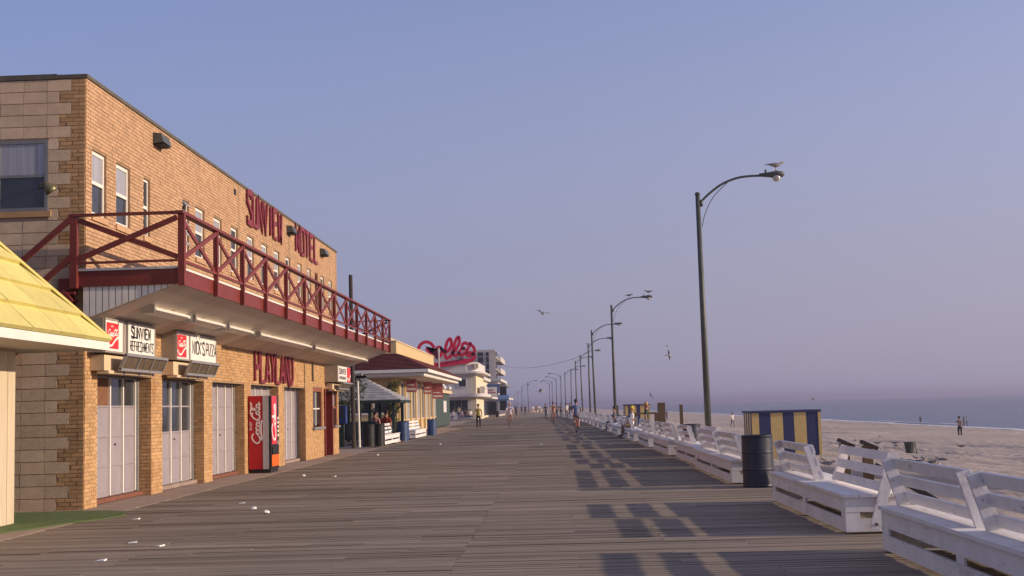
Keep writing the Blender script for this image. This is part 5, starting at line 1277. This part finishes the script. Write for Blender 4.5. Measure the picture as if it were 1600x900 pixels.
# sitters
person((3.42,55.6,.03),R(95-180),'person with a yellow cap and white top sitting on a far bench',c('white',(.75,.72,.70)),c('khaki',(.24,.17,.10)),pose='sit',cap=M('cap_yellow',(.62,.42,.05),.7,.1,9))
person((3.35,70.2,.03),R(270),'dark haired person in grey sitting on a bench beyond the second lamp',c('grey',(.16,.16,.18)),c('denim',(.05,.07,.13)),pose='sit')
person((3.55,48.6,.02),R(80),'person in dark green standing behind benches near the yellow cap',c('dkgreen',(.03,.05,.04)),c('navy',(.03,.035,.06)),pose='stand',hair=hairB,scale=.86)
for x,y,lab,s in((-8.5,59.2,'dark haired person in pink sitting in the gazebo, left one',c('pink',(.5,.22,.2))),(-8.0,59.4,'dark haired person in red sitting in the gazebo, right one',c('red',(.30,.04,.03)))):
    person((x,y,.12),R(170),lab,s,c('denim',(.05,.07,.13)),pose='sit')
r=empty('gazebo_bench',(-8.3,59.2,.06),'plain dark green bench inside the gazebo','bench'); m=MB(); m.box(-9.6,-7.7,59.05,59.45,.47,.53); m.build('seat',dgreen,r); m=MB(); m.box(-9.5,-9.4,59.1,59.4,.06,.469); m.box(-7.9,-7.8,59.1,59.4,.06,.469); m.build('legs',dgreen,r)
# beach people
def beach(px,py_foot,Y,rz,lab,s,t,**k):
    X=at(px,py_foot,1,Y).x; return person((X,Y,sandz(X)-.02),rz,lab,s,t,**k)
beach(1500.5,684,100,R(160),'man in dark trousers and pale top standing on the sand looking out to sea',c('tan2',(.35,.24,.20)),c('black',(.018,.018,.025)),hold='face')
beach(1506,661,210,R(90),'dark clad person of the pair at the water edge behind the standing man',c('navy',(.03,.035,.06)),c('navy',(.03,.035,.06)),scale=.95)
beach(1511,661,210,R(-90),'white topped person of the pair at the water edge behind the standing man',c('white',(.75,.72,.70)),c('grey',(.16,.16,.18)),scale=.9)
beach(1438.5,662,235,R(10),'lone dark figure at the foam line',c('maroon',(.12,.05,.06)),c('navy',(.03,.035,.06)),scale=.9)
beach(1145,668,148,R(30),'person in a white shirt walking on the sand right of the first lamp',c('white',(.75,.72,.70)),c('grey',(.16,.16,.18)),pose='walk')
beach(1201,650,260,R(30),'tiny figure in red at the water beyond the striped hut',c('red',(.30,.04,.03)),c('denim',(.05,.07,.13)))
beach(1042,652,230,R(30),'tiny dark figure on the sand near the thick wooden post',c('charcoal',(.05,.05,.06)),c('denim',(.05,.07,.13)))
# ================================================================= GULLS
def gull_mesh(fly):
    root=bpy.data.objects.new('gull',None); COL.objects.link(root)
    sec=[(-.23,.012,.008,.02),(-.14,.045,.03,.01),(0,.075,.065,0),(.1,.065,.06,.02),(.16,.04,.042,.06),(.20,.045,.045,.085),(.245,.03,.03,.085),(.265,.01,.01,.08)]
    vs=[];fs=[];n=10
    for y,rx,rz,dz in sec:
        for j in range(n): t=2*math.pi*j/n; vs.append((rx*math.cos(t),-y,rz*math.sin(t)+dz))
    for i in range(len(sec)-1):
        for j in range(n): j2=(j+1)%n; fs.append((i*n+j,i*n+j2,(i+1)*n+j2,(i+1)*n+j))
    fs.append(tuple(range(n))[::-1]); fs.append(tuple((len(sec)-1)*n+j for j in range(n)))
    def add(nm_,m,mt): return m.build(nm_,mt,root,smooth=True,off=Vector())
    m=MB(); m.add(vs,fs); add('body',m,gullw if fly else M('gull_brown',(.27,.25,.24),.8,.3,14))
    m=MB(); m.tube([(0,-.262,.08),(0,-.31,.07)],[.010,.004],6); add('beak',m,M('beak',(.5,.3,.05),.5,.1,9))
    m=MB(); m.prism([(-.02,.2,.02),(.02,.2,.02),(.05,.33,.02),(-.05,.33,.02)],(0,0,.008)); add('tail',m,gullg)
    for sd in(-1,1):
        m=MB()
        if fly: m.add([(sd*.04,-.07,.05),(sd*.26,-.09,.15),(sd*.52,.05,.12),(sd*.28,.06,.14),(sd*.04,.09,.045),(sd*.04,-.07,.035),(sd*.26,-.09,.14),(sd*.52,.05,.115),(sd*.28,.06,.13),(sd*.04,.09,.035)],[(0,1,3,4),(1,2,3),(9,8,6,5),(8,7,6),(0,5,6,1),(1,6,7,2),(2,7,8,3),(3,8,9,4)])
        else: m.add([(sd*.068,-.09,.04),(sd*.084,.0,.01),(sd*.06,.16,.02),(sd*.02,.29,.04),(sd*.045,.05,.075),(sd*.04,-.06,.07)],[(0,1,4,5),(1,2,4),(2,3,4)])
        add('wing',m,gullg)
        if not fly: m=MB(); m.tube([(sd*.025,.0,-.05),(sd*.025,.01,-.16)],.006,5); m.box(sd*.025-.02,sd*.025+.02,-.045,.015,-.168,-.16); add('leg',m,MC['beak'])
    return root
gs=gull_mesh(False); gf=gull_mesh(True); used=[0,0]
def gull(fly,loc,rz,lab,roll=0,sc=1.0):
    i=int(fly); b=gf if fly else gs
    o=b if not used[i] else copy_tree(b); used[i]=1
    o.location=loc; o.rotation_euler=(0,roll,rz); o.scale=(sc,)*3; tag(o,lab,'gull','gulls over the boardwalk' if fly else 'gulls on the sand and lamps'); return o
L1=Vector((4.6,37.8,-.75)); gull(0,(L1.x+2.42-.05,L1.y,8.45+.17-.09+.08),R(100),'gull perched on the head of the nearest street lamp')
gull(0,(3.9+2.4,80.4,-.75+8.55+.85),R(-100),'gull perched on the head of the second street lamp',sc=1.0)
gull(0,(3.9+1.15,80.4,-.75+8.55+.65),R(80),'gull perched midway along the arm of the second street lamp',sc=.95)
for px,py,Y,rz,ro,sc,lab in((848,490.5,70,20,.25,.95,'gull with spread wings gliding high left of the second lamp'),(1045,555,60,70,1.2,.55,'gull banking steeply right of the second lamp'),(845,612,60,85,.1,.72,'dark gull flying low over the far boardwalk'),(1017,619,60,40,.9,.4,'small gull low over the beach horizon'),(1042,541,80,50,.5,.3,'tiny gull above the banking one'),(1271,625,90,60,.2,.7,'pale gull over the sea above the striped hut')):
    p=at(px,py,1,Y); gull(1,p,R(rz),lab,ro,sc)
gp=[(1372,697),(1377,690),(1338,690),(1330,686),(1360,694),(1369,691),(1398,697),(1403,694),(1431,725),(1435,728),(1447,723),(1450,727),(1457,729),(1471,724),(1493,729),(1400,702),(1290,729),(1294,735),(1502,702),(1465,735),(1418,728)]
for i,(px,py) in enumerate(gp):
    d=CR@Vector(((px-800)/F,-(py-450)/F,-1)); t=1
    Y=30
    for _ in range(30):
        P=at(px,py,1,Y); dz=P.z-(sandz(P.x)+.02); 
        # march until the ray meets the sand
        Y=Y*1.05 if dz>0 else Y*.97
    P=at(px,py,1,Y)
    gull(0,(P.x,P.y,sandz(P.x)+.19),R([80,200,-60,120,10][i%5]+i*7),['gull resting on the raked sand near the wire basket','gull standing on the sand in the loose flock behind the nearest bench'][0 if i<8 else 1],sc=1.05)
# ================================================================= AIR
m=MB(); m.box(-420,30500,-420,31000,-6.0,16.5)
vm=bpy.data.materials.new('haze_air'); vm.use_nodes=True; t=vm.node_tree; t.nodes.remove(t.nodes['Principled BSDF']); pv=t.nodes.new('ShaderNodeVolumePrincipled'); pv.inputs['Color'].default_value=(.68,.64,.82,1); pv.inputs['Density'].default_value=.00048; pv.inputs['Anisotropy'].default_value=.5
t.links.new(pv.outputs[0],t.nodes['Material Output'].inputs['Volume'])
hz=m.build('haze',vm); tag(hz,kind='stuff')
